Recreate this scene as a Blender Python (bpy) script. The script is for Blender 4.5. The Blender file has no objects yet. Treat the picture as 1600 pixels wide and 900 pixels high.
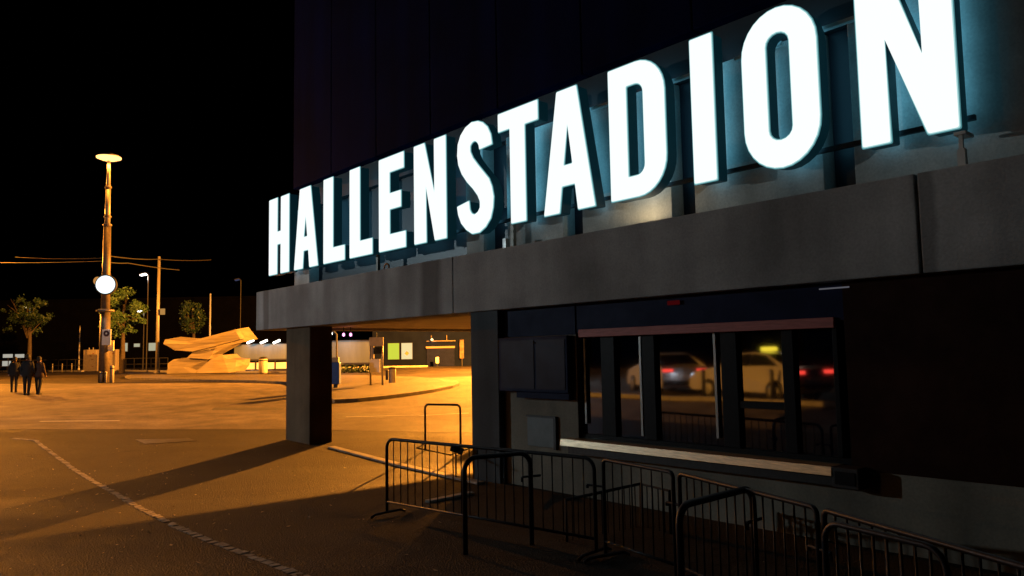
import bpy, bmesh, math, random
from mathutils import Vector, Matrix
random.seed(7)
C = bpy.context.scene
COL = C.collection
PI = math.pi
V = Vector

# ------------------------------------------------------------------ camera
H = 2.0                                   # lens height above the near pavement
FPX = 1200.0
_t = math.atan(102 / 1200.0)
_r = 0.018
_F = V((0, math.cos(_t), math.sin(_t))); _U = V((0, -math.sin(_t), math.cos(_t))); _X = V((1, 0, 0))
_R = math.cos(_r) * _X - math.sin(_r) * _U
_UP = math.cos(_r) * _U + math.sin(_r) * _X
cam_d = bpy.data.cameras.new('camera'); cam = bpy.data.objects.new('camera', cam_d); COL.objects.link(cam)
cam_d.sensor_width = 36; cam_d.lens = 36 * FPX / 1600; cam_d.clip_end = 5000; cam_d.clip_start = .05
cam.matrix_world = Matrix(((_R.x, _UP.x, -_F.x, 0), (_R.y, _UP.y, -_F.y, 0), (_R.z, _UP.z, -_F.z, H), (0, 0, 0, 1)))
C.camera = cam

# ------------------------------------------------------------------ night sky and exposure
W = bpy.data.worlds.new('World'); C.world = W; W.use_nodes = True
nt = W.node_tree
sky = nt.nodes.new('ShaderNodeTexSky'); sky.sky_type = 'NISHITA'; sky.sun_disc = False
sky.sun_elevation = math.radians(-7); sky.sun_rotation = math.radians(200)
nt.links.new(sky.outputs[0], nt.nodes['Background'].inputs[0])
nt.nodes['Background'].inputs[1].default_value = 0.012
C.view_settings.view_transform = 'Standard'; C.view_settings.look = 'None'
C.view_settings.exposure = 0; C.view_settings.gamma = 1
C.render.engine = 'CYCLES'
C.cycles.use_denoising = True
C.cycles.max_bounces = 6; C.cycles.diffuse_bounces = 3; C.cycles.glossy_bounces = 4
C.cycles.caustics_reflective = False; C.cycles.caustics_refractive = False
C.cycles.sample_clamp_indirect = 4

# light levels
SODIUM = (1.0, 0.33, 0.032)
P_MAST, P_HIDDEN, P_WHITE, P_WARM, P_LEFT, P_SIDE = 3000, 420000, 3300, 200, 46000, 3000
L_FACE, L_BACK = 1.06, .95

# ------------------------------------------------------------------ geometry helpers
def gz(y):                                 # the pavement is level near the building, then climbs gently away
    pts = [(-2000, 0), (14, 0), (36, .5), (70, .75), (3000, .75)]
    for (a, za), (b, zb) in zip(pts, pts[1:]):
        if y <= b: return za + (zb - za) * (y - a) / (b - a)
    return .75
def ray(px, py): return _R * ((px - 800) / FPX) + _UP * ((450 - py) / FPX) + _F
def g(px, py):                             # ground point seen at a pixel of the photograph
    q = ray(px, py); h = H
    for _ in range(60):
        k = -h / q.z; h = .5 * h + .5 * (H - gz(q.y * k))
    return V((q.x * k, q.y * k, gz(q.y * k)))
def at(px, py, Y):                         # point at a given distance Y
    q = ray(px, py); k = Y / q.y
    return V((q.x * k, Y, H + q.z * k))
UX, UY = -0.65070163, 0.75933352           # along the facade (away from the camera)
MX, MY = UY, -UX                           # into the building
def FP(s, d, z=0.0): return V((UX * s + MX * d, UY * s + MY * d, z))
def sd(p): return p.x * UX + p.y * UY, p.x * MX + p.y * MY
def hit(px, py, d):
    q = ray(px, py); k = d / (q.x * MX + q.y * MY)
    p = q * k
    return p.x * UX + p.y * UY, H + p.z
FRAME = Matrix(((-UX, 0, -MX, 0), (-UY, 0, -MY, 0), (0, 1, 0, 0), (0, 0, 0, 1)))

def hexa(bm, c):                           # 8 corners: bottom ring then top ring
    v = [bm.verts.new(p) for p in c]
    for f in ((3, 2, 1, 0), (4, 5, 6, 7), (0, 1, 5, 4), (1, 2, 6, 5), (2, 3, 7, 6), (3, 0, 4, 7)):
        bm.faces.new([v[i] for i in f])
def box(bm, x0, x1, y0, y1, z0, z1, M=None):
    c = [V((x0, y0, z0)), V((x1, y0, z0)), V((x1, y1, z0)), V((x0, y1, z0)),
         V((x0, y0, z1)), V((x1, y0, z1)), V((x1, y1, z1)), V((x0, y1, z1))]
    if M: c = [M @ p for p in c]
    hexa(bm, c)
def fbox(bm, s0, s1, d0, d1, z0, z1):      # a box in facade coordinates
    s0, s1 = sorted((s0, s1)); d0, d1 = sorted((d0, d1))
    hexa(bm, [FP(s1, d0, z0), FP(s0, d0, z0), FP(s0, d1, z0), FP(s1, d1, z0),
              FP(s1, d0, z1), FP(s0, d0, z1), FP(s0, d1, z1), FP(s1, d1, z1)])
def tube(bm, pts, r, n=8, r1=None, closed=False):
    pts = [V(p) for p in pts]; rings = []; N = len(pts)
    up = V((0, 0, 1)); prev = None
    for i, p in enumerate(pts):
        a = pts[max(i - 1, 0)]; b = pts[min(i + 1, N - 1)]
        t = (b - a).normalized()
        if prev is None:
            x = t.cross(up)
            if x.length < 1e-3: x = t.cross(V((1, 0, 0)))
            x.normalize()
        else:
            x = (prev - t * prev.dot(t)).normalized()
        prev = x; y = t.cross(x)
        rr = r if r1 is None else r + (r1 - r) * i / (N - 1)
        rings.append([bm.verts.new(p + (x * math.cos(2 * PI * k / n) + y * math.sin(2 * PI * k / n)) * rr) for k in range(n)])
    for A, B in zip(rings, rings[1:]):
        for k in range(n):
            bm.faces.new((A[k], A[(k + 1) % n], B[(k + 1) % n], B[k]))
    bm.faces.new(rings[0][::-1]); bm.faces.new(rings[-1])
def lathe(bm, prof, n=20, M=None):         # profile of (radius, height)
    rings = []
    for r, z in prof:
        ring = []
        for k in range(n):
            p = V((r * math.cos(2 * PI * k / n), r * math.sin(2 * PI * k / n), z))
            ring.append(bm.verts.new(M @ p if M else p))
        rings.append(ring)
    for A, B in zip(rings, rings[1:]):
        for k in range(n):
            bm.faces.new((A[k], A[(k + 1) % n], B[(k + 1) % n], B[k]))
    bm.faces.new(rings[0][::-1]); bm.faces.new(rings[-1])
def prism(bm, poly, off, poly2=None):      # polygon of world points and an extrusion vector
    a = [bm.verts.new(p) for p in poly]
    b = [bm.verts.new(p) for p in (poly2 or [q + off for q in poly])]
    n = len(a)
    bm.faces.new(a); bm.faces.new(b[::-1])
    for i in range(n): bm.faces.new((a[(i + 1) % n], a[i], b[i], b[(i + 1) % n]))
def obj(name, bm, mat, parent=None, bevel=0, smooth=False, loc=None):
    bmesh.ops.recalc_face_normals(bm, faces=bm.faces)
    me = bpy.data.meshes.new(name); bm.to_mesh(me); bm.free()
    for m in (mat if isinstance(mat, (list, tuple)) else [mat]): me.materials.append(m)
    if smooth: me.polygons.foreach_set('use_smooth', [True] * len(me.polygons))
    o = bpy.data.objects.new(name, me); COL.objects.link(o)
    if parent is not None:
        o.parent = parent
        o.matrix_parent_inverse = parent_world(parent).inverted()
    if bevel:
        b = o.modifiers.new('bevel', 'BEVEL'); b.width = bevel; b.segments = 2; b.limit_method = 'ANGLE'
    return o
def parent_world(o):
    M = o.matrix_basis.copy()
    while o.parent is not None:
        M = o.parent.matrix_basis @ o.matrix_parent_inverse @ M if False else o.parent.matrix_basis @ (o.matrix_parent_inverse @ M)
        o = o.parent
    return M
def thing(name, label, cat, loc=(0, 0, 0), group=None):
    o = bpy.data.objects.new(name, None); COL.objects.link(o); o.location = loc; o.empty_display_size = .2
    return tag(o, label, cat, group)
def tag(o, label=None, cat=None, group=None, kind=None):
    if label: o['label'] = label
    if cat: o['category'] = cat
    if group: o['group'] = group
    if kind: o['kind'] = kind
    return o
def dup(o, parent=None, move=V((0, 0, 0))):
    c = o.copy(); COL.objects.link(c)
    if parent is not None: c.parent = parent
    else: c.location = o.location + move
    for ch in list(o.children): dup(ch, c)
    return c
B = bmesh.new

# ------------------------------------------------------------------ materials
def mat(name, col, rough=.7, metal=0.0, var=.0, scale=4.0, bump=0.0, bscale=60.0, spec=.5, detail=5, stretch=None, col2=None):
    m = bpy.data.materials.new(name); m.use_nodes = True
    n = m.node_tree.nodes; l = m.node_tree.links; b = n['Principled BSDF']
    b.inputs['Base Color'].default_value = (*col, 1); b.inputs['Roughness'].default_value = rough
    b.inputs['Metallic'].default_value = metal; b.inputs['Specular IOR Level'].default_value = spec
    if var or bump:
        tc = n.new('ShaderNodeTexCoord'); src = tc.outputs['Object']
        if stretch:
            mp = n.new('ShaderNodeMapping'); mp.inputs['Scale'].default_value = stretch
            l.new(src, mp.inputs[0]); src = mp.outputs[0]
    if var:
        t = n.new('ShaderNodeTexNoise'); t.inputs['Scale'].default_value = scale; t.inputs['Detail'].default_value = detail
        t.inputs['Roughness'].default_value = .65
        l.new(src, t.inputs['Vector'])
        r = n.new('ShaderNodeValToRGB'); r.color_ramp.elements[0].position = .3; r.color_ramp.elements[1].position = .72
        d = col2 or tuple(c * (1 - var) for c in col); u = tuple(min(1, c * (1 + var)) for c in col)
        r.color_ramp.elements[0].color = (*d, 1); r.color_ramp.elements[1].color = (*u, 1)
        l.new(t.outputs['Fac'], r.inputs[0]); l.new(r.outputs[0], b.inputs['Base Color'])
        mr = n.new('ShaderNodeMapRange'); mr.inputs[3].default_value = min(1, rough + .12); mr.inputs[4].default_value = max(.02, rough - .12)
        l.new(t.outputs['Fac'], mr.inputs[0]); l.new(mr.outputs[0], b.inputs['Roughness'])
    if bump:
        t2 = n.new('ShaderNodeTexNoise'); t2.inputs['Scale'].default_value = bscale; t2.inputs['Detail'].default_value = 4
        l.new(src, t2.inputs['Vector'])
        bp = n.new('ShaderNodeBump'); bp.inputs['Strength'].default_value = bump; bp.inputs['Distance'].default_value = .02
        l.new(t2.outputs['Fac'], bp.inputs['Height']); l.new(bp.outputs[0], b.inputs['Normal'])
    return m
def emit(name, col, s):
    m = bpy.data.materials.new(name); m.use_nodes = True
    n = m.node_tree.nodes; n.remove(n['Principled BSDF'])
    e = n.new('ShaderNodeEmission'); e.inputs[0].default_value = (*col, 1); e.inputs[1].default_value = s
    m.node_tree.links.new(e.outputs[0], n['Material Output'].inputs[0])
    return m
def concrete(name, base, streak=.35, scale=.9, spec=.3):
    """Board-cast concrete: large clouding, vertical rain streaks, fine pores."""
    m = bpy.data.materials.new(name); m.use_nodes = True
    n = m.node_tree.nodes; l = m.node_tree.links; b = n['Principled BSDF']
    b.inputs['Roughness'].default_value = .8; b.inputs['Specular IOR Level'].default_value = spec
    tc = n.new('ShaderNodeTexCoord')
    t1 = n.new('ShaderNodeTexNoise'); t1.inputs['Scale'].default_value = scale; t1.inputs['Detail'].default_value = 6
    l.new(tc.outputs['Object'], t1.inputs['Vector'])
    mp = n.new('ShaderNodeMapping'); mp.inputs['Scale'].default_value = (1.1, 1.1, .10)
    l.new(tc.outputs['Object'], mp.inputs[0])
    t2 = n.new('ShaderNodeTexNoise'); t2.inputs['Scale'].default_value = 1.3; t2.inputs['Detail'].default_value = 3
    l.new(mp.outputs[0], t2.inputs['Vector'])
    t3 = n.new('ShaderNodeTexNoise'); t3.inputs['Scale'].default_value = 38; t3.inputs['Detail'].default_value = 3
    l.new(tc.outputs['Object'], t3.inputs['Vector'])
    def rng(src, lo, hi):
        r = n.new('ShaderNodeMapRange'); r.inputs[1].default_value = .3; r.inputs[2].default_value = .7
        r.inputs[3].default_value = lo; r.inputs[4].default_value = hi; l.new(src, r.inputs[0]); return r.outputs[0]
    def mul(a, c):
        x = n.new('ShaderNodeMath'); x.operation = 'MULTIPLY'; l.new(a, x.inputs[0]); l.new(c, x.inputs[1]); return x.outputs[0]
    k = mul(mul(rng(t1.outputs['Fac'], .64, 1.2), rng(t2.outputs['Fac'], 1 - streak, 1.12)), rng(t3.outputs['Fac'], .88, 1.08))
    vm = n.new('ShaderNodeVectorMath'); vm.operation = 'SCALE'; vm.inputs[0].default_value = base
    l.new(k, vm.inputs['Scale']); l.new(vm.outputs[0], b.inputs['Base Color'])
    bp = n.new('ShaderNodeBump'); bp.inputs['Strength'].default_value = .25; bp.inputs['Distance'].default_value = .01
    l.new(t3.outputs['Fac'], bp.inputs['Height']); l.new(bp.outputs[0], b.inputs['Normal'])
    return m
def asphalt(name, base, rough=.55, wear=.35, spec=.5, cracks=0):
    m = bpy.data.materials.new(name); m.use_nodes = True
    n = m.node_tree.nodes; l = m.node_tree.links; b = n['Principled BSDF']
    b.inputs['Specular IOR Level'].default_value = spec
    tc = n.new('ShaderNodeTexCoord')
    def noise(sc, det, vec=None, rg=.6):
        t = n.new('ShaderNodeTexNoise'); t.inputs['Scale'].default_value = sc; t.inputs['Detail'].default_value = det
        t.inputs['Roughness'].default_value = rg
        l.new(vec or tc.outputs['Object'], t.inputs['Vector']); return t.outputs['Fac']
    mp = n.new('ShaderNodeMapping'); mp.inputs['Scale'].default_value = (.05, .42, 1); mp.inputs['Rotation'].default_value = (0, 0, math.radians(4))
    l.new(tc.outputs['Object'], mp.inputs[0])
    big = noise(.16, 5); mid = noise(1.3, 6); fine = noise(42, 3); tracks = noise(1.0, 4, mp.outputs[0])
    vo = n.new('ShaderNodeTexVoronoi'); vo.inputs['Scale'].default_value = 55; l.new(tc.outputs['Object'], vo.inputs['Vector'])
    def rng(src, lo, hi, a=.3, c=.7):
        r = n.new('ShaderNodeMapRange'); r.inputs[1].default_value = a; r.inputs[2].default_value = c
        r.inputs[3].default_value = lo; r.inputs[4].default_value = hi; l.new(src, r.inputs[0]); return r.outputs[0]
    def op(o, a, c):
        x = n.new('ShaderNodeMath'); x.operation = o; l.new(a, x.inputs[0]); l.new(c, x.inputs[1]); return x.outputs[0]
    k = op('MULTIPLY', op('MULTIPLY', rng(big, 1 - wear, 1 + wear), rng(mid, .55, 1.45)), op('MULTIPLY', rng(tracks, .72, 1.2), rng(fine, .35, 1.75)))
    if cracks:
        wn = n.new('ShaderNodeTexNoise'); wn.inputs['Scale'].default_value = .9; wn.inputs['Detail'].default_value = 5; l.new(tc.outputs['Object'], wn.inputs['Vector'])
        wa = n.new('ShaderNodeVectorMath'); wa.operation = 'MULTIPLY_ADD'; wa.inputs[1].default_value = (1.6, 1.6, 0); l.new(wn.outputs['Color'], wa.inputs[0]); l.new(tc.outputs['Object'], wa.inputs[2])
        ce = n.new('ShaderNodeTexVoronoi'); ce.feature = 'DISTANCE_TO_EDGE'; ce.inputs['Scale'].default_value = .21; l.new(wa.outputs[0], ce.inputs['Vector'])
        cm = n.new('ShaderNodeMapRange'); cm.inputs[1].default_value = .0; cm.inputs[2].default_value = cracks; cm.inputs[3].default_value = .3; cm.inputs[4].default_value = 1; l.new(ce.outputs['Distance'], cm.inputs[0])
        cell = n.new('ShaderNodeTexVoronoi'); cell.inputs['Scale'].default_value = .21; l.new(wa.outputs[0], cell.inputs['Vector'])
        sp = n.new('ShaderNodeSeparateColor'); l.new(cell.outputs['Color'], sp.inputs[0])
        k = op('MULTIPLY', op('MULTIPLY', k, cm.outputs[0]), rng(sp.outputs[0], .72, 1.25, 0, 1))
    vm = n.new('ShaderNodeVectorMath'); vm.operation = 'SCALE'; vm.inputs[0].default_value = base
    l.new(k, vm.inputs['Scale']); l.new(vm.outputs[0], b.inputs['Base Color'])
    rr = op('ADD', rng(tracks, rough - .1, rough + .12), rng(mid, -.05, .05))
    l.new(rr, b.inputs['Roughness'])
    hgt = op('ADD', fine, vo.outputs['Distance'])
    bp = n.new('ShaderNodeBump'); bp.inputs['Strength'].default_value = .8; bp.inputs['Distance'].default_value = .02
    l.new(hgt, bp.inputs['Height']); l.new(bp.outputs[0], b.inputs['Normal'])
    return m

M_WALK = asphalt('walk_asphalt', (.027, .022, .0175), .68, wear=.6, spec=.12, cracks=.006)
M_ROAD = asphalt('road_asphalt', (.125, .105, .082), .7, spec=.15)
M_ISLE = asphalt('island_asphalt', (.075, .063, .05), .55)
M_KERB = mat('kerb_granite', (.30, .29, .27), .7, var=.3, scale=9, bump=.3)
M_SETT = mat('sett_stone', (.27, .24, .2), .75, var=.6, scale=7, bump=.5, bscale=40)
M_PAINT = mat('road_paint', (.55, .54, .5), .6, var=.4, scale=12)
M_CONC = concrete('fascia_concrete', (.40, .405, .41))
def dark_bands(m, bands):  # scales the base colour down in soft vertical bands
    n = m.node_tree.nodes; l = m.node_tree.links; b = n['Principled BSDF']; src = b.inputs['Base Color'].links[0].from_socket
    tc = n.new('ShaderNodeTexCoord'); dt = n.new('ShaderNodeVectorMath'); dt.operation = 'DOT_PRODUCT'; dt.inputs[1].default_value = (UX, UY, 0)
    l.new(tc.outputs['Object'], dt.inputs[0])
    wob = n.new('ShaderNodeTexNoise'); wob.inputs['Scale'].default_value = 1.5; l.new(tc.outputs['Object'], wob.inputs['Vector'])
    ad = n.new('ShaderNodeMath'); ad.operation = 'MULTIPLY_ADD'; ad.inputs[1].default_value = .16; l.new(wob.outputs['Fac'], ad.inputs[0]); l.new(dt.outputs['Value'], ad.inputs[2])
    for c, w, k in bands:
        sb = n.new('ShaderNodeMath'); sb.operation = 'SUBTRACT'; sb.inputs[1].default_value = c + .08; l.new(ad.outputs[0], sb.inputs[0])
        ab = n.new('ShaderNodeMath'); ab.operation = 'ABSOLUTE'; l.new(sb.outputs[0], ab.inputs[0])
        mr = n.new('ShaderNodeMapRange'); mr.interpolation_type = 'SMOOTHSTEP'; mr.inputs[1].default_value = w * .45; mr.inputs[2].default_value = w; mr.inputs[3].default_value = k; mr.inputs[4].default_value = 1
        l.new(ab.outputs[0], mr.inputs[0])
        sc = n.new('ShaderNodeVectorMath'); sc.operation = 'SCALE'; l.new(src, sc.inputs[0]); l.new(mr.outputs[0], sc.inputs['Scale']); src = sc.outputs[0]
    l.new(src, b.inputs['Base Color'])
dark_bands(M_CONC, [(11.05, .42, .35), (18.1, .22, .5), (12.9, .5, .8), (2.9, .12, .6), (6.5, .35, .85), (14.9, .25, .85)])
M_PANEL = concrete('parapet_concrete', (.62, .60, .56), .35, 1.5)
M_WALLC = concrete('plinth_concrete', (.32, .265, .205), .4)
M_SOFFIT = mat('soffit_boards', (.30, .24, .18), .6, var=.3, scale=1.2, stretch=(.3, 6, 1))
M_UPPER = concrete('upper_cladding', (.0014, .0045, .034), .5, .6, .03)  # navy tint put into the colour for the lens veil over the wall
M_NAVY = mat('navy_panel', (.005, .008, .04), .6, spec=.1, var=.25, scale=3)
M_BROWN = mat('brown_cladding', (.030, .012, .008), .8, spec=.08, var=.35, scale=2.2, bump=.1)
M_FRAME = mat('dark_frame', (.006, .0065, .009), .5, spec=.12, var=.3, scale=20)
M_ALU = mat('pale_aluminium', (.30, .31, .31), .4, metal=.6, var=.2, scale=8)
M_RED = mat('red_blind', (.5, .13, .11), .6, var=.25, scale=5, stretch=(1, 1, 12))
M_STEEL = mat('galvanised_tube', (.016, .017, .022), .45, spec=.2, metal=.3, var=.35, scale=25, bump=.08, bscale=160)
M_SILL = mat('sill_steel', (.60, .48, .33), .36, metal=.8, var=.3, scale=6, stretch=(1, 1, 9))
M_DARKMETAL = mat('dark_metal', (.03, .03, .033), .5, metal=.4, var=.3, scale=20)
M_POLE = mat('mast_paint', (.10, .08, .06), .55, metal=.3, var=.35, scale=6)
M_POLELT = mat('pole_zinc', (.24, .225, .2), .5, metal=.4, var=.2, scale=8)
M_CAB = mat('cabinet_grey', (.30, .26, .19), .6, var=.18, scale=5)
M_STICK = mat('cabinet_stickers', (.20, .10, .06), .6, var=.5, scale=8)
M_BARK = mat('bark', (.045, .034, .025), .9, var=.4, scale=8, bump=.6, bscale=25)
M_SCULPT = mat('sculpture_timber', (.20, .172, .125), .75, var=.32, scale=1.6, bump=.5, bscale=3, stretch=(.22, .5, 2.4), spec=.2)
M_BOARD = mat('board_grey', (.10, .125, .15), .8, spec=.1, var=.3, scale=.5, stretch=(1.2, 1, .2))
M_WHITE = mat('white_render', (.72, .71, .68), .6, var=.1, scale=3)
M_BLUE = mat('blue_enamel', (.02, .08, .35), .4, var=.15, scale=6)
M_DARKBLD = mat('dark_facade', (.002, .002, .0025), .9, var=.3, scale=.6, spec=.02)
M_SCREEN = mat('dark_screen', (.01, .011, .013), .15)
M_CAR = mat('car_silver', (.55, .55, .56), .25, metal=.3, var=.05, scale=1)
M_TYRE = mat('tyre', (.015, .015, .016), .8)
M_CLOTH = mat('dark_cloth', (.006, .006, .008), .95, var=.3, scale=14)
M_HAIR = mat('dark_hair', (.01, .008, .006), .8)
M_SKIN = mat('skin', (.35, .2, .14), .6)
M_PALECL = mat('pale_cloth', (.5, .42, .34), .9, var=.15, scale=10)
M_LITTER = mat('dry_leaves', (.42, .33, .2), .7, var=.4, scale=30)
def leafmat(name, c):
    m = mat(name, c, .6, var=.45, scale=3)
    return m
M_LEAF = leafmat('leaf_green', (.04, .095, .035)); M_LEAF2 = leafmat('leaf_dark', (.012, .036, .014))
def glass(name):
    m = bpy.data.materials.new(name); m.use_nodes = True
    n = m.node_tree.nodes; l = m.node_tree.links; b = n['Principled BSDF']
    b.inputs['Base Color'].default_value = (.002, .003, .008, 1); b.inputs['Roughness'].default_value = .9; b.inputs['Specular IOR Level'].default_value = 0
    gl = n.new('ShaderNodeBsdfGlossy'); gl.inputs['Roughness'].default_value = .035; gl.inputs['Color'].default_value = (.50, .60, .80, 1)
    fr = n.new('ShaderNodeFresnel'); fr.inputs[0].default_value = 1.9
    mr = n.new('ShaderNodeMapRange'); mr.inputs[3].default_value = .16; mr.inputs[4].default_value = 1
    l.new(fr.outputs[0], mr.inputs[0])
    mx = n.new('ShaderNodeMixShader'); l.new(mr.outputs[0], mx.inputs[0]); l.new(b.outputs[0], mx.inputs[1]); l.new(gl.outputs[0], mx.inputs[2])
    l.new(mx.outputs[0], n['Material Output'].inputs[0])
    tc = n.new('ShaderNodeTexCoord'); t = n.new('ShaderNodeTexNoise'); t.inputs['Scale'].default_value = .9
    bp = n.new('ShaderNodeBump'); bp.inputs['Strength'].default_value = .03; bp.inputs['Distance'].default_value = .03
    l.new(tc.outputs['Object'], t.inputs['Vector']); l.new(t.outputs['Fac'], bp.inputs['Height']); l.new(bp.outputs[0], gl.inputs['Normal'])
    return m
M_GLASS = glass('sun_control_glass')
E_FACE = emit('letter_face', (.93, 1.0, .985), L_FACE)
E_BLOOM_EDGE = emit('bloom_edge', (.16, .52, .58), .45)
E_BLOOM_RIM = emit('bloom_rim', (.5, .9, .92), .75)
E_BACK = emit('bloom_backlight', (.18, .68, 1.0), L_BACK)
E_SODIUM = emit('sodium_lamp', (1, .48, .14), 3.2)
E_GLOBE = emit('white_globe', (.82, .97, 1), 1.6)
E_WHITE = emit('white_lamp', (1, .97, .88), 6)
E_WARM = emit('warm_lamp', (1, .7, .35), 2.2)
E_TAIL = emit('tail_light', (1, .05, .025), 9)
E_TAXI = emit('taxi_sign', (1, .62, .03), 8)
E_POSTER = emit('poster_yellow_green', (.72, .78, .06), .9)
E_POSTER2 = emit('poster_cream', (1, .78, .36), .95)
E_WINDOW = emit('lit_window', (.95, .9, .6), .45)
E_SHOPW = emit('lit_shop', (1, .95, .82), .8)
E_PINK = emit('magenta_lamp', (1, .35, .75), 2.5)
E_NEON_REFL = emit('red_neon_blur', (1, .04, .06), .035)

def lamp(name, loc, col, power, r=.15, typ='POINT', rot=None, size=None, spot=None):
    d = bpy.data.lights.new(name, typ); d.color = col; d.energy = power
    if typ == 'AREA':
        d.shape = 'RECTANGLE'; d.size, d.size_y = size
    else: d.shadow_soft_size = r
    if spot: d.spot_size = spot; d.spot_blend = .6
    o = bpy.data.objects.new(name, d); COL.objects.link(o); o.location = loc
    if rot is not None: o.rotation_euler = rot
    return o

# ------------------------------------------------------------------ ground, road, kerbs
bm = B()
ys = [-150, -40, -10, 0, 4, 8, 11, 14, 18, 22, 26, 30, 33, 36, 45, 55, 70, 110, 250, 700, 2500]
xs = [-1500, -400, -120, -60, -40, -30, -24, -18, -12, -6, 0, 6, 12, 20, 40, 120, 400, 1500]
vv = [[bm.verts.new((x, y, gz(y))) for x in xs] for y in ys]
for j in range(len(ys) - 1):
    for i in range(len(xs) - 1):
        bm.faces.new((vv[j][i], vv[j][i + 1], vv[j + 1][i + 1], vv[j + 1][i]))
tag(obj('ground', bm, M_WALK), kind='structure')
def sheet(name, near, far, m, lift, n=24):
    """A strip of ground between two polylines of the same length (in plan), following the slope."""
    bm = B()
    def fill(line):
        out = []
        for a, b in zip(line, line[1:]):
            for k in range(n):
                out.append(a.lerp(b, k / n))
        return out + [line[-1]]
    A, D = fill(near), fill(far)
    rows = []
    for k in range(n + 1):
        row = []
        for a, d in zip(A, D):
            p = a.lerp(d, k / n); row.append(bm.verts.new((p.x, p.y, gz(p.y) + lift)))
        rows.append(row)
    for r0, r1 in zip(rows, rows[1:]):
        for i in range(len(r0) - 1): bm.faces.new((r0[i], r0[i + 1], r1[i + 1], r1[i]))
    return tag(obj(name, bm, m), kind='structure')
# the road across the square
sheet('road', [g(-900, 676), g(0, 671), g(445, 671), g(733, 676), g(1100, 690)],
      [g(-900, 598), g(0, 600), g(445, 598), g(733, 588), g(1100, 585)], M_ROAD, .004)
# raised traffic island with a kerb, seen under the canopy
isl = [(447, 600), (470, 608), (490, 622), (523, 630), (560, 628), (600, 624), (640, 619), (680, 613), (708, 607), (718, 603), (714, 599), (690, 595), (640, 592),
       (560, 589), (480, 588), (400, 587.5), (300, 587.5), (205, 588), (195, 590.5), (205, 593), (300, 596), (400, 598)]
ip = [g(*p) for p in isl]
bm = B()
top = [bm.verts.new((p.x, p.y, gz(p.y) + .13)) for p in ip]
f = bm.faces.new(top); bmesh.ops.triangulate(bm, faces=[f])
tag(obj('traffic_island', bm, M_ISLE), kind='structure')
bm = B()
cen = sum(ip, V((0, 0, 0))) / len(ip)
for i in range(len(ip)):
    a, b = ip[i], ip[(i + 1) % len(ip)]
    def inn(p):
        d = (cen - p); d.z = 0; d.normalize(); return p + d * .16
    ai, bi = inn(a), inn(b)
    q = lambda p, z: V((p.x, p.y, gz(p.y) + z))
    hexa(bm, [q(a, -.05), q(b, -.05), q(bi, -.05), q(ai, -.05), q(a, .136), q(b, .136), q(bi, .136), q(ai, .136)])
tag(obj('island_kerb', bm, mat('island_kerb_stone', (.16, .145, .12), .75, var=.4, scale=4, bump=.3)), kind='structure')
# pale kerb line at the back of the square
bm = B()
for a, b in (((-60, 581), (125, 581)), ((181, 580), (262, 582)), ((368, 583), (450, 583))):
    A, D = g(*a), g(*b)
    hexa(bm, [V((A.x, A.y, A.z - .05)), V((D.x, D.y, D.z - .05)), V((D.x, D.y + .9, D.z - .05)), V((A.x, A.y + .9, A.z - .05)),
              V((A.x, A.y, A.z + .16)), V((D.x, D.y, D.z + .16)), V((D.x, D.y + .9, D.z + .16)), V((A.x, A.y + .9, A.z + .16))])
tag(obj('kerb', bm, M_KERB), kind='structure')
# row of granite setts dividing the pavement
line = [g(*p) for p in ((18, 685), (55, 688), (85, 711), (115, 733), (150, 754), (190, 777), (230, 800), (275, 822), (330, 846), (400, 872), (470, 900))]
line.append(line[-1] + (line[-1] - line[-3])); line.append(line[-1] + V((1.2, -4, 0)))
bm = B(); rr = random.Random(3)
for a, b in zip(line, line[1:]):
    L = (b - a).length; t = (b - a).normalized(); nrm = V((-t.y, t.x, 0)); x = 0
    while x < L - .05:
        w = rr.uniform(.11, .17)
        for row in (0,):
            p = a + t * (x + w / 2) + nrm * (rr.uniform(-.012, .012))
            hw = w / 2 - .008; hd = rr.uniform(.045, .06); zt = gz(p.y) + rr.uniform(.002, .009)
            tt = t * math.cos(rr.uniform(-.08, .08)); yaw = rr.uniform(-.1, .1)
            tt = V((t.x * math.cos(yaw) - t.y * math.sin(yaw), t.x * math.sin(yaw) + t.y * math.cos(yaw), 0)); nn = V((-tt.y, tt.x, 0))
            c = []
            for z, kx in ((gz(p.y) - .05, 1), (zt, .86)):
                for sx, sy in ((-1, -1), (1, -1), (1, 1), (-1, 1)):
                    q = p + tt * (hw * sx * kx) + nn * (hd * sy * kx); c.append(V((q.x, q.y, z + (rr.uniform(-.004, .004) if kx < 1 else 0))))
            hexa(bm, c)
        x += w
tag(obj('kerb_strip', bm, M_SETT), kind='structure')
# flat kerb stones along the building
def stones(name, a, b, w, h, ln):
    bm = B(); L = (b - a).length; t = (b - a).normalized(); nn = V((-t.y, t.x, 0)); x = 0
    while x < L:
        e = min(x + ln, L)
        p, q = a + t * (x + .006), a + t * (e - .006)
        c = [V((v.x, v.y, gz(v.y) + z)) for z in (-.06, h) for v in (p, q, q + nn * w, p + nn * w)]
        hexa(bm, c); x += ln
    return tag(obj(name, bm, M_KERB, bevel=.008), kind='structure')
stones('kerb_edge', g(512, 700), g(745, 757), .16, .03, 1.0)
stones('kerb_edge', g(672, 786), g(742, 772), .12, .03, .8)
# faint painted lines on the road
for a, b, w in (((60, 659), (185, 658), .12), ((540, 652), (655, 649), .1), ((655, 650), (733, 646), .12)):
    A, D = g(*a), g(*b); t = (D - A).normalized(); nn = V((-t.y, t.x, 0)) * w
    sheet('road_marking', [A, D], [A + nn, D + nn], M_PAINT, .008, 8)
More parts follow.
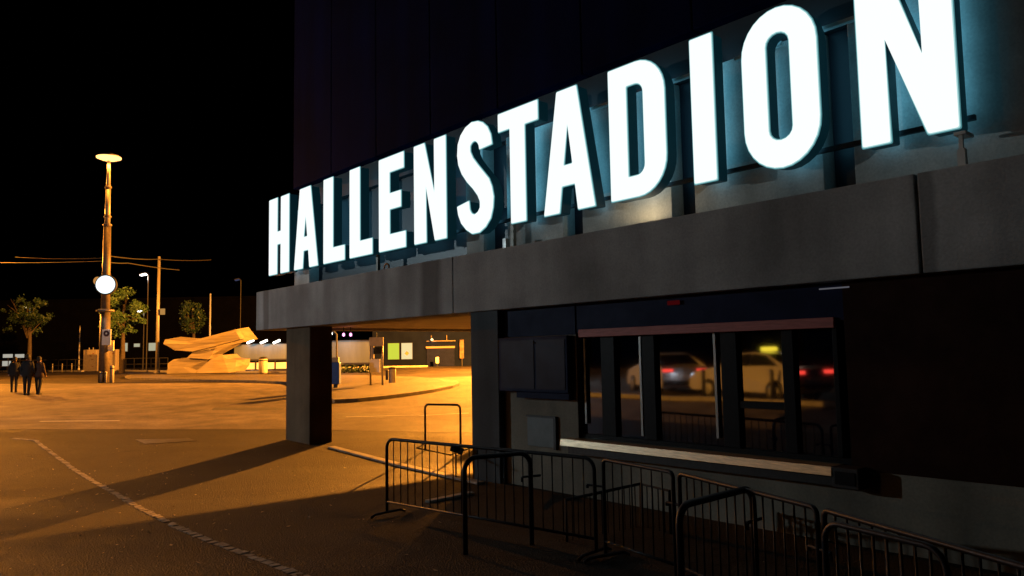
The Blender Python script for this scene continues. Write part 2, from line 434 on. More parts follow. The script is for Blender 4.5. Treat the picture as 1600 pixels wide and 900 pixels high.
# dark patched strips of asphalt in the road
M_PATCH = asphalt('patch_asphalt', (.03, .027, .023), .62)
sheet('road_patch', [g(330, 641), g(440, 641)], [g(335, 637), g(446, 637)], M_PATCH, .006, 8)
sheet('road_patch', [g(522, 655), g(560, 655), g(600, 653)], [g(522, 645), g(560, 646), g(606, 648)], M_PATCH, .006, 8)

# ------------------------------------------------------------------ the arena building
bld = thing('arena_building', 'dark concrete arena with a jutting canopy, ticket window and corner pillar', 'building', FP(6, 7.6, 0))
S0, S1 = -9.0, 18.71
ZB, ZT = 2.68, 3.635
# canopy beam in panels with open joints
bm = B()
js = [S1, 10.394, 2.951, S0]
for a, b in zip(js, js[1:]):
    fbox(bm, b + .012, a - .012, 7.6, 8.35, ZB, ZT)
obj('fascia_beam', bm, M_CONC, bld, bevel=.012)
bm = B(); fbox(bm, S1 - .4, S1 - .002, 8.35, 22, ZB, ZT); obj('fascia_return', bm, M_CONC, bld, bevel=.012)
bm = B(); fbox(bm, S0, S1 - .03, 7.65, 22, ZB + .06, ZT - .06); obj('canopy_slab', bm, M_SOFFIT, bld)
# corner pillar
bm = B(); fbox(bm, 15.98, 17.22, 7.73, 8.28, -.05, ZB + .04)
obj('pillar', bm, concrete('pillar_concrete', (.20, .14, .09), .5, .9, .1), bld, bevel=.02)
# ground-floor walls
bm = B()
fbox(bm, 9.3, 10.0, 7.66, 22, -.05, ZB + .05)
obj('wall', bm, concrete('corner_concrete', (.085, .10, .115), .5), bld, bevel=.01)
bm = B()
fbox(bm, 7.70, 9.3, 7.78, 8.2, -.05, ZB + .05)
fbox(bm, S0, 7.70, 7.78, 8.2, -.05, .76)
obj('wall', bm, M_WALLC, bld)
bm = B(); fbox(bm, S0, 3.80, 7.76, 8.2, .762, ZB + .05); obj('cladding', bm, M_BROWN, bld)
bm = B(); fbox(bm, 3.80, 7.70, 7.78, 8.2, 2.28, ZB + .05); fbox(bm, 7.7, 9.3, 7.765, 7.78, 2.25, ZB + .05); obj('lintel', bm, M_NAVY, bld)
# back of the ground floor so that nothing shows through
bm = B(); fbox(bm, S0, 9.3, 21.5, 22, -.05, ZB + .05); obj('wall', bm, M_DARKBLD, bld)
# ticket window
win = B(); fbox(win, 3.80, 7.70, 7.84, 7.92, .762, .86); fbox(win, 3.80, 7.70, 7.84, 7.92, 2.21, 2.28)
winmull = [(7.60, 7.70), (7.18, 7.28), (6.54, 6.66), (5.36, 5.56), (4.50, 4.62), (3.80, 3.86)]
winmull = []
for x0, x1 in ((893, 899), (940, 961), (1005, 1024), (1128, 1153), (1224, 1242), (1304, 1312)):
    winmull.append((hit(x1, 600, 7.82)[0], hit(x0, 600, 7.82)[0]))
for a, b in winmull: fbox(win, a, b, 7.815, 7.93, .86, 2.21)
W_ = obj('window', win, M_FRAME, bld, bevel=.006)
for (a0, b0), (a1, b1) in zip(winmull, winmull[1:]):
    bm = B(); fbox(bm, b1 + .003, a0 - .003, 7.875, 7.89, .862, 2.208); obj('pane', bm, M_GLASS, W_)
bm = B()
a, b = winmull[4][1], winmull[3][0]; fbox(bm, a + .002, b - .002, 7.83, 7.87, 1.32, 1.40)
obj('transom', bm, M_FRAME, W_)
for x, lo, hi in ((1001, .9, 2.19), (1118, .95, 2.2), (914, 1.0, 2.19)):
    bm = B(); s = hit(x, 600, 7.83)[0]; fbox(bm, s - .016, s + .016, 7.832, 7.87, lo, hi)
    obj('glazing_bead', bm, M_ALU, W_)
bm = B(); fbox(bm, 3.9, 7.62, 7.74, 7.80, 2.205, 2.315); obj('blind_box', bm, M_RED, W_, bevel=.006)
bm = B()
s1, s0 = hit(878, 690, 7.60)[0], hit(1302, 738, 7.60)[0]
fbox(bm, s0, s1, 7.58, 7.86, .775, .80)
hexa(bm, [FP(s1, 7.555, .705), FP(s0, 7.555, .705), FP(s0, 7.578, .705), FP(s1, 7.578, .705), FP(s1, 7.569, .80), FP(s0, 7.569, .80), FP(s0, 7.578, .80), FP(s1, 7.578, .80)])
obj('sill', bm, M_SILL, bld, bevel=.004)
bm = B(); fbox(bm, s0, s1 - .1, 7.62, 7.775, .60, .70); obj('sill_bracket', bm, M_DARKMETAL, bld)
# soffit light strip and red neon reflection drawn as a glowing box above the window
bm = B(); a, z = hit(1300, 459, 7.7); fbox(bm, a - .16, a + .16, 7.74, 7.755, ZB - .07, ZB - .055); obj('light_strip', bm, emit('dim_strip', (.5, .5, .6), .16), bld)
bm = B(); fbox(bm, 5.86, 6.05, 7.745, 7.757, ZB - .115, ZB - .06); obj('neon_reflection', bm, E_NEON_REFL, bld, bevel=.01)

# upper hall: cladding far above, concrete piers and dark recesses behind the letters
UL = 17.35
bm = B(); fbox(bm, S0, UL, 8.30, 22, ZT - .05, 18); obj('upper_wall', bm, M_UPPER, bld)
bm = B()
for a, b in ((17.86, 16.55), (10.5, 10.02), (9.40, 8.11), (7.71, 6.10), (5.74, 4.04), (3.70, S0)):
    a = min(a, UL - .005); bm = B(); fbox(bm, b, a, 7.98, 8.30, ZT - .04, 5.52)
    obj('parapet_pier', bm, M_PANEL, bld, bevel=.01)
bm = B()
for k in range(14):
    a = UL - .004 - k * 1.95; fbox(bm, max(a - 1.93, S0), a, 7.94, 8.30, 6.05, 17.9)
obj('cladding_panel', bm, M_UPPER, bld, bevel=.015)
bm = B(); fbox(bm, S0, UL - .002, 8.10, 8.30, 5.53, 6.04); obj('recess_band', bm, mat('recess_paint', (.03, .034, .04), .7, var=.3, scale=1), bld)
M_DG = mat('dark_glazing', (.006, .008, .016), .4)
for a, b in ((16.54, 10.51), (10.01, 9.41), (8.10, 7.72), (6.09, 5.75), (4.03, 3.71)):
    bm = B(); fbox(bm, b, a, 8.22, 8.30, ZT - .03, 5.52)
    obj('dark_glazing', bm, M_DG, bld)

# ------------------------------------------------------------------ illuminated letters
SD = 7.60
sign = thing('illuminated_sign', 'huge glowing white capital letters reading HALLENSTADION along the canopy edge', 'sign', FP(10.2, SD, 3.64))
Z0, Z1 = 3.99, 5.775
def rnd(poly, r=.022, n=3):
    out = []; N = len(poly)
    for i in range(N):
        p0, p, p1 = V((*poly[i - 1], 0)), V((*poly[i], 0)), V((*poly[(i + 1) % N], 0))
        a, b = p0 - p, p1 - p
        if a.length < 1e-4 or b.length < 1e-4: continue
        k = min(r, a.length * .4, b.length * .4)
        ang = a.angle(b)
        if ang > 2.7 or k < .008: out.append((p.x, p.y)); continue
        A, Bp = p + a.normalized() * k, p + b.normalized() * k
        for t in [j / n for j in range(n + 1)]:
            q = A * (1 - t) ** 2 + p * 2 * t * (1 - t) + Bp * t * t
            out.append((q.x, q.y))
    return out
def curve_mesh(name, polys, mode, ext, bevel=0.0, off=0.0, res=1):
    cu = bpy.data.curves.new(name, 'CURVE'); cu.dimensions = '2D'; cu.fill_mode = mode; cu.extrude = ext
    cu.bevel_depth = bevel; cu.bevel_resolution = res; cu.offset = off
    for poly in polys:
        sp = cu.splines.new('POLY'); sp.points.add(len(poly) - 1); sp.use_cyclic_u = True
        for p, q in zip(sp.points, poly): p.co = (q[0], q[1], 0, 1)
    o = bpy.data.objects.new(name, cu); COL.objects.link(o)
    bpy.context.view_layer.update()
    me = bpy.data.meshes.new_from_object(o.evaluated_get(bpy.context.evaluated_depsgraph_get()))
    bpy.data.objects.remove(o); bpy.data.curves.remove(cu)
    return me
def inset(poly, d, hole):
    N = len(poly); area = sum(poly[i - 1][0] * poly[i][1] - poly[i][0] * poly[i - 1][1] for i in range(N))
    sgn = (1 if area > 0 else -1) * (-1 if hole else 1); out = []
    for i in range(N):
        (ax, ay), (bx, by), (cx, cy) = poly[i - 1], poly[i], poly[(i + 1) % N]
        e1 = V((bx - ax, by - ay, 0)).normalized(); e2 = V((cx - bx, cy - by, 0)).normalized()
        n1 = V((-e1.y, e1.x, 0)) * sgn; n2 = V((-e2.y, e2.x, 0)) * sgn
        m_ = n1 + n2; k = max(.5, 1 + n1.dot(n2)); m_ = m_ / k
        out.append((bx + m_.x * d, by + m_.y * d))
    return out
def mesh_obj(name, me, m, parent, Mw):
    me.materials.clear(); me.materials.append(m)
    me.transform(Mw)
    o = bpy.data.objects.new(name, me); COL.objects.link(o)
    o.parent = parent; o.matrix_parent_inverse = parent_world(parent).inverted()
    return o
M_RETURN = mat('letter_return', (.012, .02, .03), .5, var=.2, scale=5)
_b = M_RETURN.node_tree.nodes['Principled BSDF']; _b.inputs['Emission Color'].default_value = (.06, .62, .9, 1); _b.inputs['Emission Strength'].default_value = .015  # faint cyan glow put on the sides, part of the imitated bloom
def letter(polys, label):
    """Outlines in (s, z); the picture's right is -s."""
    sc = sum(p[0] for p in polys[0]) / len(polys[0])
    raw = [[(-(s - sc), z - Z0) for s, z in poly] for poly in polys]; loc = [rnd(p) for p in raw]
    base = Matrix.Translation(FP(sc, 0, Z0)) @ FRAME
    def place(d): return Matrix.Translation(FP(0, d, 0)) @ base
    body = mesh_obj('letter', curve_mesh('letter', loc, 'BACK', .10), M_RETURN, sign, place(SD + .122))
    body['label'] = label
    hol = [k > 0 for k in range(len(loc))]
    def plate(name, off, depth, m, ext=.0035):
        return mesh_obj(name, curve_mesh(name, [rnd(inset(p, off, h_)) for p, h_ in zip(raw, hol)], 'BOTH', ext), m, body, place(depth))
    plate('bloom_outer', -.018, SD + .0185, E_BLOOM_EDGE)  # glowing cyan steps added round each face to imitate lens bloom
    plate('bloom_inner', -.009, SD + .011, E_BLOOM_RIM)
    plate('face', .0, SD + .0035, E_FACE)
    back = mesh_obj('bloom_back', curve_mesh('back', [rnd(inset(p, .03, h_)) for p, h_ in zip(raw, hol)], 'BACK', .0), E_BACK, body, place(SD + .228))  # added glow on the wall behind, standing in for bloom
    return body
def rect(s0, s1, z0, z1): return [(s1, z0), (s0, z0), (s0, z1), (s1, z1)]
# H
letter([[(17.95, Z0), (17.49, Z0), (17.49, 4.70), (17.28, 4.70), (17.28, Z0), (16.83, Z0), (16.84, 5.82), (17.28, 5.82), (17.28, 5.0), (17.49, 5.0), (17.49, 5.83), (17.96, 5.83)]], 'first letter, an H')
def A_(bl, br, tl, tr, f1, f2, cz, apex, tz, tb, zt):
    return [[(bl, Z0), (f1, Z0), (f1 - (f1 - apex[0]) * .28, cz), (f2 + (apex[0] - f2) * .28, cz), (f2, Z0), (br, Z0), (tr, zt), (tl, zt)],
            [(tb[0], tz), apex, (tb[1], tz)]]
letter(A_(16.54, 15.365, 16.26, 15.73, 16.11, 15.765, 4.385, (15.96, 5.2), 4.69, (16.06, 15.87), 5.81), 'second letter, an A')
letter([[(15.09, Z0), (14.16, Z0), (14.16, 4.29), (14.67, 4.29), (14.67, 5.81), (15.09, 5.81)]], 'third letter, an L')
letter([[(13.935, Z0), (13.047, Z0), (13.047, 4.29), (13.53, 4.29), (13.53, 5.8), (13.935, 5.8)]], 'fourth letter, an L')
letter([[(12.78, 3.985), (11.848, 3.985), (11.848, 4.275), (12.40, 4.275), (12.40, 4.76), (12.005, 4.76), (12.005, 5.06), (12.40, 5.06), (12.40, 5.475), (11.902, 5.475), (11.902, 5.77), (12.78, 5.77)]], 'fifth letter, an E')
letter([[(11.55, 3.985), (11.18, 3.985), (11.18, 5.02), (10.91, 3.985), (10.57, 3.985), (10.57, 5.77), (10.91, 5.77), (10.91, 4.80), (11.22, 5.77), (11.55, 5.77)]], 'sixth letter, an N')
letter([[(9.31, 5.34), (9.34, 5.5), (9.42, 5.64), (9.54, 5.74), (9.66, 5.79), (9.83, 5.81), (10.0, 5.76), (10.13, 5.66), (10.21, 5.52), (10.23, 5.33), (10.2, 5.17), (10.11, 5.0), (9.97, 4.84), (9.81, 4.7), (9.69, 4.57), (9.63, 4.46), (9.63, 4.36), (9.69, 4.29), (9.78, 4.26), (9.86, 4.29), (9.91, 4.36), (9.93, 4.51), (10.25, 4.46), (10.22, 4.32), (10.14, 4.17), (10.01, 4.05), (9.85, 3.96), (9.66, 3.96), (9.5, 4.03), (9.37, 4.15), (9.31, 4.31), (9.29, 4.48), (9.33, 4.65), (9.4, 4.79), (9.54, 4.93), (9.68, 5.07), (9.81, 5.21), (9.88, 5.33), (9.88, 5.43), (9.82, 5.48), (9.75, 5.49), (9.68, 5.45), (9.64, 5.39), (9.63, 5.32)]], 'seventh letter, an S')
letter([[(8.862, Z0), (8.523, Z0), (8.523, 5.475), (8.222, 5.475), (8.222, 5.765), (9.142, 5.765), (9.142, 5.485), (8.862, 5.485)]], 'eighth letter, a T')
letter(A_(8.116, 7.104, 7.805, 7.411, 7.802, 7.423, 4.366, (7.60, 5.27), 4.655, (7.70, 7.512), 5.758), 'ninth letter, an A')
def arc(cx, cz, rx, rz, a0, a1, n=8):
    return [(cx + rx * math.cos(math.radians(a0 + (a1 - a0) * k / n)), cz + rz * math.sin(math.radians(a0 + (a1 - a0) * k / n))) for k in range(n + 1)]
# D (the bowl is towards -s)
letter([[(6.80, Z0)] + [(6.35, Z0)] + arc(6.33, 4.46, -.455, .47, -90, 0)[0:] + arc(6.33, 5.29, -.455, .475, 0, 90) + [(6.80, 5.765)],
        [(6.50, 4.26), (6.36, 4.26)] + arc(6.35, 4.40, -.14, .14, -80, 0, 5) + arc(6.35, 5.345, -.14, .14, 0, 80, 5) + [(6.36, 5.486), (6.50, 5.486)]], 'tenth letter, a D')
letter([rect(5.152, 5.463, Z0, 5.762)], 'eleventh letter, an I')
o1 = arc(4.308, 4.44, .446, .472, 180, 360, 14) + arc(4.308, 5.285, .446, .472, 0, 180, 14)
o2 = arc(4.312, 4.40, .148, .135, 180, 360, 8) + arc(4.312, 5.352, .148, .135, 0, 180, 8)
letter([o1, o2], 'twelfth letter, an O')
letter([[(3.432, Z0), (3.162, Z0), (3.162, 5.03), (2.812, Z0), (2.547, Z0), (2.54, 5.762), (2.822, 5.762), (2.822, 4.76), (3.13, 5.762), (3.43, 5.762)]], 'last letter, an N')
# mounting rails, legs and feet
for a, b in ((7.42, 6.7), (6.25, 5.3), (5.02, 4.4), (3.95, 3.3)):
    bm = B(); fbox(bm, b, a, 7.86, 7.93, 5.44, 5.48); obj('upper_rail', bm, M_WHITE, sign)
bm = B(); fbox(bm, 2.5, 17.9, 7.87, 7.92, 4.10, 4.15); obj('lower_rail', bm, M_DARKMETAL, sign)
legs = [(13.2, 4.15), (9.08, 4.08)]
for s, z in legs:
    bm = B(); fbox(bm, s - .035, s + .035, 7.80, 7.86, ZT - .01, z); obj('leg', bm, M_POLELT, sign)
bm = B(); fbox(bm, 2.52, 2.585, 7.62, 7.68, ZT - .005, 3.79); fbox(bm, 2.50, 2.60, 7.61, 7.82, 3.92, 3.95); fbox(bm, 2.535, 2.57, 7.63, 7.66, 3.79, 3.92); obj('end_bracket', bm, M_WHITE, sign)
bm = B(); fbox(bm, 9.02, 9.10, 7.62, 7.70, ZT - .005, 3.78); obj('foot', bm, M_ALU, sign)
# cable gland ring and warm uplight
bm = B(); pts = [FP(12.6 + .09 * math.cos(a), 7.66, ZT + .02 + .09 * math.sin(a)) for a in [PI * k / 10 for k in range(11)]]
tube(bm, pts, .018, 6); tag(obj('cable_loop', bm, mat('copper_cable', (.4, .2, .1), .5, .3)), 'small looped cable end poking above the canopy edge below the third and fourth letters', 'cable')
up = thing('uplight', 'small warm uplight hidden behind the letter D on the parapet', 'lamp', FP(6.45, 7.77, ZT))
bm = B(); fbox(bm, 6.35, 6.55, 7.72, 7.82, ZT, ZT + .02); obj('housing', bm, M_DARKMETAL, up)
bm = B(); fbox(bm, 6.37, 6.53, 7.735, 7.805, ZT + .0205, ZT + .026); obj('lens', bm, emit('uplight_lens', (1, .75, .4), .25), up)
lamp('uplight_glow', FP(6.45, 7.70, 3.643), (1, .78, .45), 12, .02)

# ------------------------------------------------------------------ things on the building
# navy display case
dc = thing('display_case', 'dark navy notice case on the wall left of the ticket window', 'display case', FP(8.5, 7.78, 1.4))
bm = B(); sA, zA = hit(768, 532, 7.66); sB, zB = hit(888, 622, 7.66)
fbox(bm, sB, min(sA, 9.29), 7.66, 7.777, 1.42, 2.24); obj('case', bm, M_NAVY, dc, bevel=.01)
bm = B(); fbox(bm, sB + .05, 8.42, 7.652, 7.659, 1.47, 2.19); fbox(bm, 8.47, 9.22, 7.652, 7.659, 1.47, 2.19); obj('door', bm, mat('case_glass', (.003, .005, .028), .5, spec=.12, var=.3, scale=3), dc)
bm = B(); s_, z_ = hit(818, 538, 7.65); lathe(bm, [(.012, 0), (.012, .03)], 10, Matrix.Translation(FP(8.445, 7.65, 2.15)) @ Matrix.Rotation(PI / 2, 4, 'X')); obj('lock', bm, M_ALU, dc)
bm = B(); fbox(bm, sB + .01, 8.9, 7.68, 7.776, 1.33, 1.415); obj('lower_rail', bm, M_NAVY, dc)
# wall hatch
ht = thing('wall_hatch', 'grey metal service hatch with a dark frame low on the wall behind the barrier', 'hatch', FP(8.2, 7.78, .7))
sA, zA = hit(824, 651, 7.76); sB, zB = hit(868, 652, 7.76)
bm = B(); fbox(bm, sB + .03, sA, 7.755, 7.779, .62, zA); obj('door', bm, mat('hatch_paint', (.16, .17, .175), .55, var=.15, scale=6), ht, bevel=.004)
bm = B(); fbox(bm, sB - .02, sB + .028, 7.735, 7.779, .60, zA + .03); fbox(bm, sB + .028, sA + .02, 7.745, 7.779, zA + .001, zA + .03); obj('frame', bm, M_DARKMETAL, ht)
# metal box at the end of the sill
mb = thing('wall_box', 'dark metal box on the wall at the near end of the window sill', 'metal box', FP(3.7, 7.7, .6))
bm = B(); sA, zA = hit(1300, 728, 7.6); sB, zB = hit(1345, 770, 7.6); fbox(bm, sB, sA - .006, 7.57, 7.778, zB + .02, .80); obj('casing', bm, M_DARKMETAL, mb, bevel=.012)
bm = B(); fbox(bm, sB + .03, sA - .04, 7.562, 7.569, zB + .06, .76); obj('lid', bm, M_FRAME, mb, bevel=.003)
# magenta pendant lamps under the canopy
for i, (x, lab) in enumerate(((537, 'left one of two small magenta lamps hanging under the canopy edge'), (548, 'right one of two small magenta lamps hanging under the canopy edge'))):
    Y = 19.5; p = at(x, 523.5, Y); t = thing('pendant_lamp', lab, 'lamp', p, 'magenta lamps under the canopy')
    bm = B(); tube(bm, [V((p.x, p.y, ZB + .07)), V((p.x, p.y, p.z + .05))], .012, 6); obj('stem', bm, M_DARKMETAL, t)
    bm = B(); lathe(bm, [(.012, .055), (.032, .035), (.036, .0), (.024, -.028), (.006, -.036)], 12, Matrix.Translation(p)); obj('bulb', bm, E_PINK, t, smooth=True)

# ------------------------------------------------------------------ crowd barriers and hoop rails
def hoop_path(a, b, z0, zt, r=.12, lift0=0):
    """Path of a bent tube: up at a, over, down at b."""
    t = (b - a); t.z = 0; L = t.length; t.normalize()
    pts = [V((a.x, a.y, z0)), V((a.x, a.y, zt - r))]
    for k in range(1, 7):
        w = PI / 2 * k / 6; pts.append(V((a.x, a.y, zt - r)) + t * (r * (1 - math.cos(w))) + V((0, 0, r * math.sin(w))))
    c = V((b.x, b.y, zt - r)) - t * r
    for k in range(0, 7):
        w = PI / 2 * k / 6; pts.append(c + t * (r * math.sin(w)) + V((0, 0, r * math.cos(w))))
    pts.append(V((b.x, b.y, z0)))
    return pts
def barrier(a, b, zt, nb, label, zlow=.17, group='crowd barriers before the ticket window', feet=True, r=.12, hooks=True, rt=.0185):
    a, b = V((a[0], a[1], 0)), V((b[0], b[1], 0)); t = (b - a).normalized(); nn = V((-t.y, t.x, 0)); L = (b - a).length
    th = thing('crowd_barrier', label, 'barrier', (a + b) / 2, group)
    bm = B(); tube(bm, hoop_path(a, b, .05 if feet else .0, zt, r), rt, 10); obj('frame', bm, M_STEEL, th, smooth=True)
    bm = B(); tube(bm, [a + V((0, 0, zlow)), b + V((0, 0, zlow))], rt * .8, 8); obj('lower_rail', bm, M_STEEL, th, smooth=True)
    for k in range(nb):
        p = a + t * (L * (k + 1) / (nb + 1))
        zz = zt
        e = min((p - a).length, (b - p).length)
        if e < r: zz = zt - r + math.sqrt(max(0, r * r - (r - e) ** 2))
        bm = B(); tube(bm, [p + V((0, 0, zlow)), p + V((0, 0, zz - .005))], .0075, 6); obj('bar', bm, M_STEEL, th, smooth=True)
    if feet:
        for e, sgn in ((a, 1), (b, -1)):
            p = e + t * (.02 * sgn)
            bm = B(); tube(bm, [p - nn * .27 + V((0, 0, .015)), p - nn * .2 + V((0, 0, .045)), p + nn * .2 + V((0, 0, .045)), p + nn * .27 + V((0, 0, .015))], .017, 8)
            obj('foot', bm, M_STEEL, th, smooth=True)
    if hooks:
        bm = B(); q = b + V((0, 0, zt * .72)); tube(bm, [q - t * .09, q + t * .11, q + t * .11 - V((0, 0, .05))], .012, 6); tube(bm, [q - t * .09, q - t * .09 - V((0, 0, .03))], .016, 6); obj('hook', bm, M_STEEL, th)
    return th
barrier((-1.62, 9.85), (.78, 7.72), .95, 23, 'long barred steel barrier standing at the edge of the lit pavement', rt=.02)
barrier((.86, 7.62), (1.36, 6.75), .95, 6, 'short steel barrier hooked on to the near end of the long barred one', r=.05)
barrier((1.40, 6.68), (1.98, 5.17), .95, 14, 'steel barrier below the near half of the window sill', r=.05)
barrier((2.0, 5.1), (2.42, 3.66), .95, 13, 'steel barrier running beside the dark metal wall box', r=.05, hooks=False)
barrier((2.44, 3.6), (2.72, 2.3), .95, 11, 'steel barrier running out of the bottom right corner of the photo', r=.05)
barrier((1.87, 4.78), (2.21, 4.06), .95, 8, 'round cornered short barrier in front of the row by the wall box')
def guard(a, b, label):
    pa, pb = a.copy(), b.copy(); th = thing('guard_rail', label, 'guard rail', V(((a.x + b.x) / 2, (a.y + b.y) / 2, 0)), 'low guard rails at the foot of the wall')
    bm = B(); tube(bm, [V((a.x, a.y, 0)), a, b, V((b.x, b.y, 0))], .018, 8); obj('frame', bm, M_STEEL, th)
    n_ = int((b - a).length / .085)
    for k in range(1, n_):
        p = a.lerp(b, k / n_); bm = B(); tube(bm, [V((p.x, p.y, 0)), p], .007, 6); obj('bar', bm, M_STEEL, th)
guard(at(884, 781, 8.35), at(1000, 756, 9.0), 'low barred guard rail behind the long barrier, rising to the right')
guard(at(1002, 756.5, 8.98), at(1046, 767, 8.6), 'shorter low guard rail falling away behind the row of barriers')
def hoop(a, b, zt, r, rt, label, seat=False, hook=True):
    a, b = V((*a, 0)), V((*b, 0)); t = (b - a).normalized()
    th = thing('hoop_rail', label, 'hoop rail', (a + b) / 2, 'bent tube hoop rails')
    a.z = b.z = 0
    bm = B(); pts = hoop_path(a, b, gz(a.y) - .02, zt, r); tube(bm, pts, rt, 12); obj('tube', bm, M_STEEL, th, smooth=True)
    if hook:
        bm = B(); q = b + V((0, 0, zt * .74)); tube(bm, [q - t * .1, q + t * .12], .013, 6); tube(bm, [q - t * .1, q - t * .1 - V((0, 0, .05))], .016, 6); obj('hook', bm, M_STEEL, th)
    return th
hoop((-.515, 7.9), (.16, 8.25), .95, .13, .026, 'thick bent hoop rail standing in front of the long barred barrier')
hoop((1.10, 5.3), (1.80, 5.95), .95, .12, .026, 'nearest hoop rail with its pale tube at the bottom of the photo')
p0, p1 = at(664, 632, 16.0), at(719, 634, 15.6)
hoop((p0.x, p0.y), (p1.x, p1.y), (p0.z + p1.z) / 2 + .01, .09, .022, 'far hoop rail outlined against the bright orange road', hook=False)
# bicycle-like rack arm behind the long barrier
rk = thing('rack_arm', 'thin dark rail with a clamp block behind the long barrier, below the far hoop rail', 'rail', at(690, 700, 13))
bm = B(); tube(bm, [at(672, 690, 13.), at(651, 700, 12.2), at(704, 711, 12.2), at(735, 700, 12.8)], .011, 6); obj('rail', bm, M_DARKMETAL, rk)
bm = B(); a = at(712, 702, 12.6); box(bm, -.09, .13, -.06, .06, -.05, .06, Matrix.Translation(a) @ Matrix.Rotation(.35, 4, 'Y')); obj('clamp', bm, M_DARKMETAL, rk, bevel=.02)
bm = B(); tube(bm, [V((a.x, a.y, 0)), a], .014, 6); obj('post', bm, M_DARKMETAL, rk)

# utility cover in the pavement
uc = thing('utility_cover', 'rectangular steel service cover let into the pavement left of the pillar', 'cover', g(258, 690))
c = [g(212, 687), g(228, 694), g(306, 689), g(294, 685)]
bm = B(); cc = [V((p.x, p.y, gz(p.y) + .006)) for p in c]; prism(bm, cc, V((0, 0, -.03))); obj('plate', bm, mat('cover_plate', (.035, .03, .025), .5, .2, var=.3, scale=6), uc)
bm = B()
for a, b in zip(cc, cc[1:] + cc[:1]): tube(bm, [a - V((0, 0, .01)), b - V((0, 0, .01))], .014, 6)
obj('frame', bm, M_POLE, uc)
# scattered dry leaves
bm = B(); rr = random.Random(11)
for (px, py), n, sp in (((120, 800), 26, .9), ((150, 770), 14, .9), ((200, 730), 30, 2.4), ((260, 745), 20, 1.6), ((140, 760), 14, .8), ((100, 850), 16, 1.2), ((330, 850), 10, .8), ((420, 740), 14, 1.6), ((60, 720), 16, 2.2), ((300, 705), 18, 2.5), ((200, 790), 60, 2.8), ((420, 790), 40, 1.8), ((90, 860), 40, 1.6)):
    c0 = g(px, py)
    for _ in range(n):
        p = V((c0.x + rr.gauss(0, sp), c0.y + rr.gauss(0, sp), 0)); p.z = gz(p.y) + .008
        a = rr.uniform(0, 2 * PI); s_ = rr.choice((rr.uniform(.006, .014), rr.uniform(.012, .032))); e = V((math.cos(a), math.sin(a), rr.uniform(-.1, .35))) * s_; f_ = V((-math.sin(a), math.cos(a), rr.uniform(-.1, .35))) * s_ * .6
        bm.faces.new([bm.verts.new(q) for q in (p - e, p + f_, p + e + V((0, 0, .006)), p - f_)])
tag(obj('fallen_leaves', bm, M_LITTER), 'small pale dry leaves scattered over the near pavement', 'leaves', kind='stuff')

# ------------------------------------------------------------------ the lamp mast and its fittings
mp = g(162, 598); MYD = mp.y
topz = at(168, 247, MYD).z; lean = (at(168, 247, MYD).x - mp.x) * .35
def mx(z): return V((mp.x + lean * (z - mp.z) / (topz - mp.z), mp.y, z))
mast = thing('lamp_mast', 'tall mast with a glowing orange lamp head, thicker in its lower half', 'street lamp', mp)
zj = at(165, 352, MYD).z; zj2 = at(167, 293, MYD).z; zcl = at(163, 485, MYD).z
bm = B(); tube(bm, [mx(mp.z - .1), mx(zcl)], .33, 16, .30); tube(bm, [mx(zcl), mx(zj)], .27, 16, .22); obj('lower_pole', bm, M_POLE, mast, smooth=True)
bm = B(); tube(bm, [mx(zj), mx(zj2)], .17, 14, .15); tube(bm, [mx(zj2), mx(topz - .05)], .13, 14, .10); obj('upper_pole', bm, M_POLELT, mast, smooth=True)
for zc, r_ in ((zj, .25), (zj2, .185), (zj + .55, .2)):
    bm = B(); lathe(bm, [(r_, -.06), (r_ + .03, -.03), (r_ + .03, .05), (r_ - .02, .08)], 16, Matrix.Translation(mx(zc))); obj('collar', bm, M_POLE, mast)
bm = B(); lathe(bm, [(.36, -.12), (.55, -.07), (.55, .02), (.34, .08)], 18, Matrix.Translation(mx(zcl))); obj('collar', bm, M_POLE, mast)
T = mx(topz)
bm = B(); lathe(bm, [(.75, .06), (.62, .16), (.28, .27), (.12, .34)], 24, Matrix.Translation(T)); obj('lamp_head', bm, M_POLELT, mast, smooth=True)
bm = B(); lathe(bm, [(.10, -.17), (.45, -.13), (.74, -.02), (.74, .055)], 24, Matrix.Translation(T)); obj('lens', bm, E_SODIUM, mast, smooth=True)
lamp('mast_light', (T.x, T.y - .0, T.z - .35), SODIUM, P_MAST, .35)
# round white light box on the mast
q = at(166, 445, MYD - .75)
rb = thing('round_light', 'round overexposed white light box hanging on the mast', 'light', q)
Mq = Matrix.Translation(q) @ Matrix.Rotation(math.radians(8), 4, 'Z') @ Matrix.Rotation(PI / 2, 4, 'X')
bm = B(); lathe(bm, [(.60, -.16), (.64, -.12), (.64, .10), (.60, .12)], 28, Mq); obj('housing', bm, M_DARKMETAL, rb, smooth=False)
bm = B(); lathe(bm, [(.57, .121), (.57, .15), (.4, .2), (.1, .23)], 28, Mq); obj('face', bm, E_GLOBE, rb, smooth=True)
bm = B(); tube(bm, [q, V((mx(q.z).x, mx(q.z).y, q.z))], .05, 8); obj('bracket', bm, M_DARKMETAL, rb)
lamp('round_light_glow', q + V((0.1, -.6, 0)), (.8, .95, 1), 90, .4)
q2 = at(153, 439, MYD - .2)
rb2 = thing('side_lamp', 'small dim orange lamp beside the round white light box on the mast', 'lamp', q2)
bm = B(); lathe(bm, [(.2, -.12), (.27, -.04), (.27, .06), (.12, .14)], 16, Matrix.Translation(q2) @ Matrix.Rotation(PI / 2, 4, 'X')); obj('glass', bm, emit('amber_glass', (1, .45, .12), .5), rb2, smooth=True)
bm = B(); tube(bm, [q2, mx(q2.z)], .05, 6); obj('bracket', bm, M_DARKMETAL, rb2)
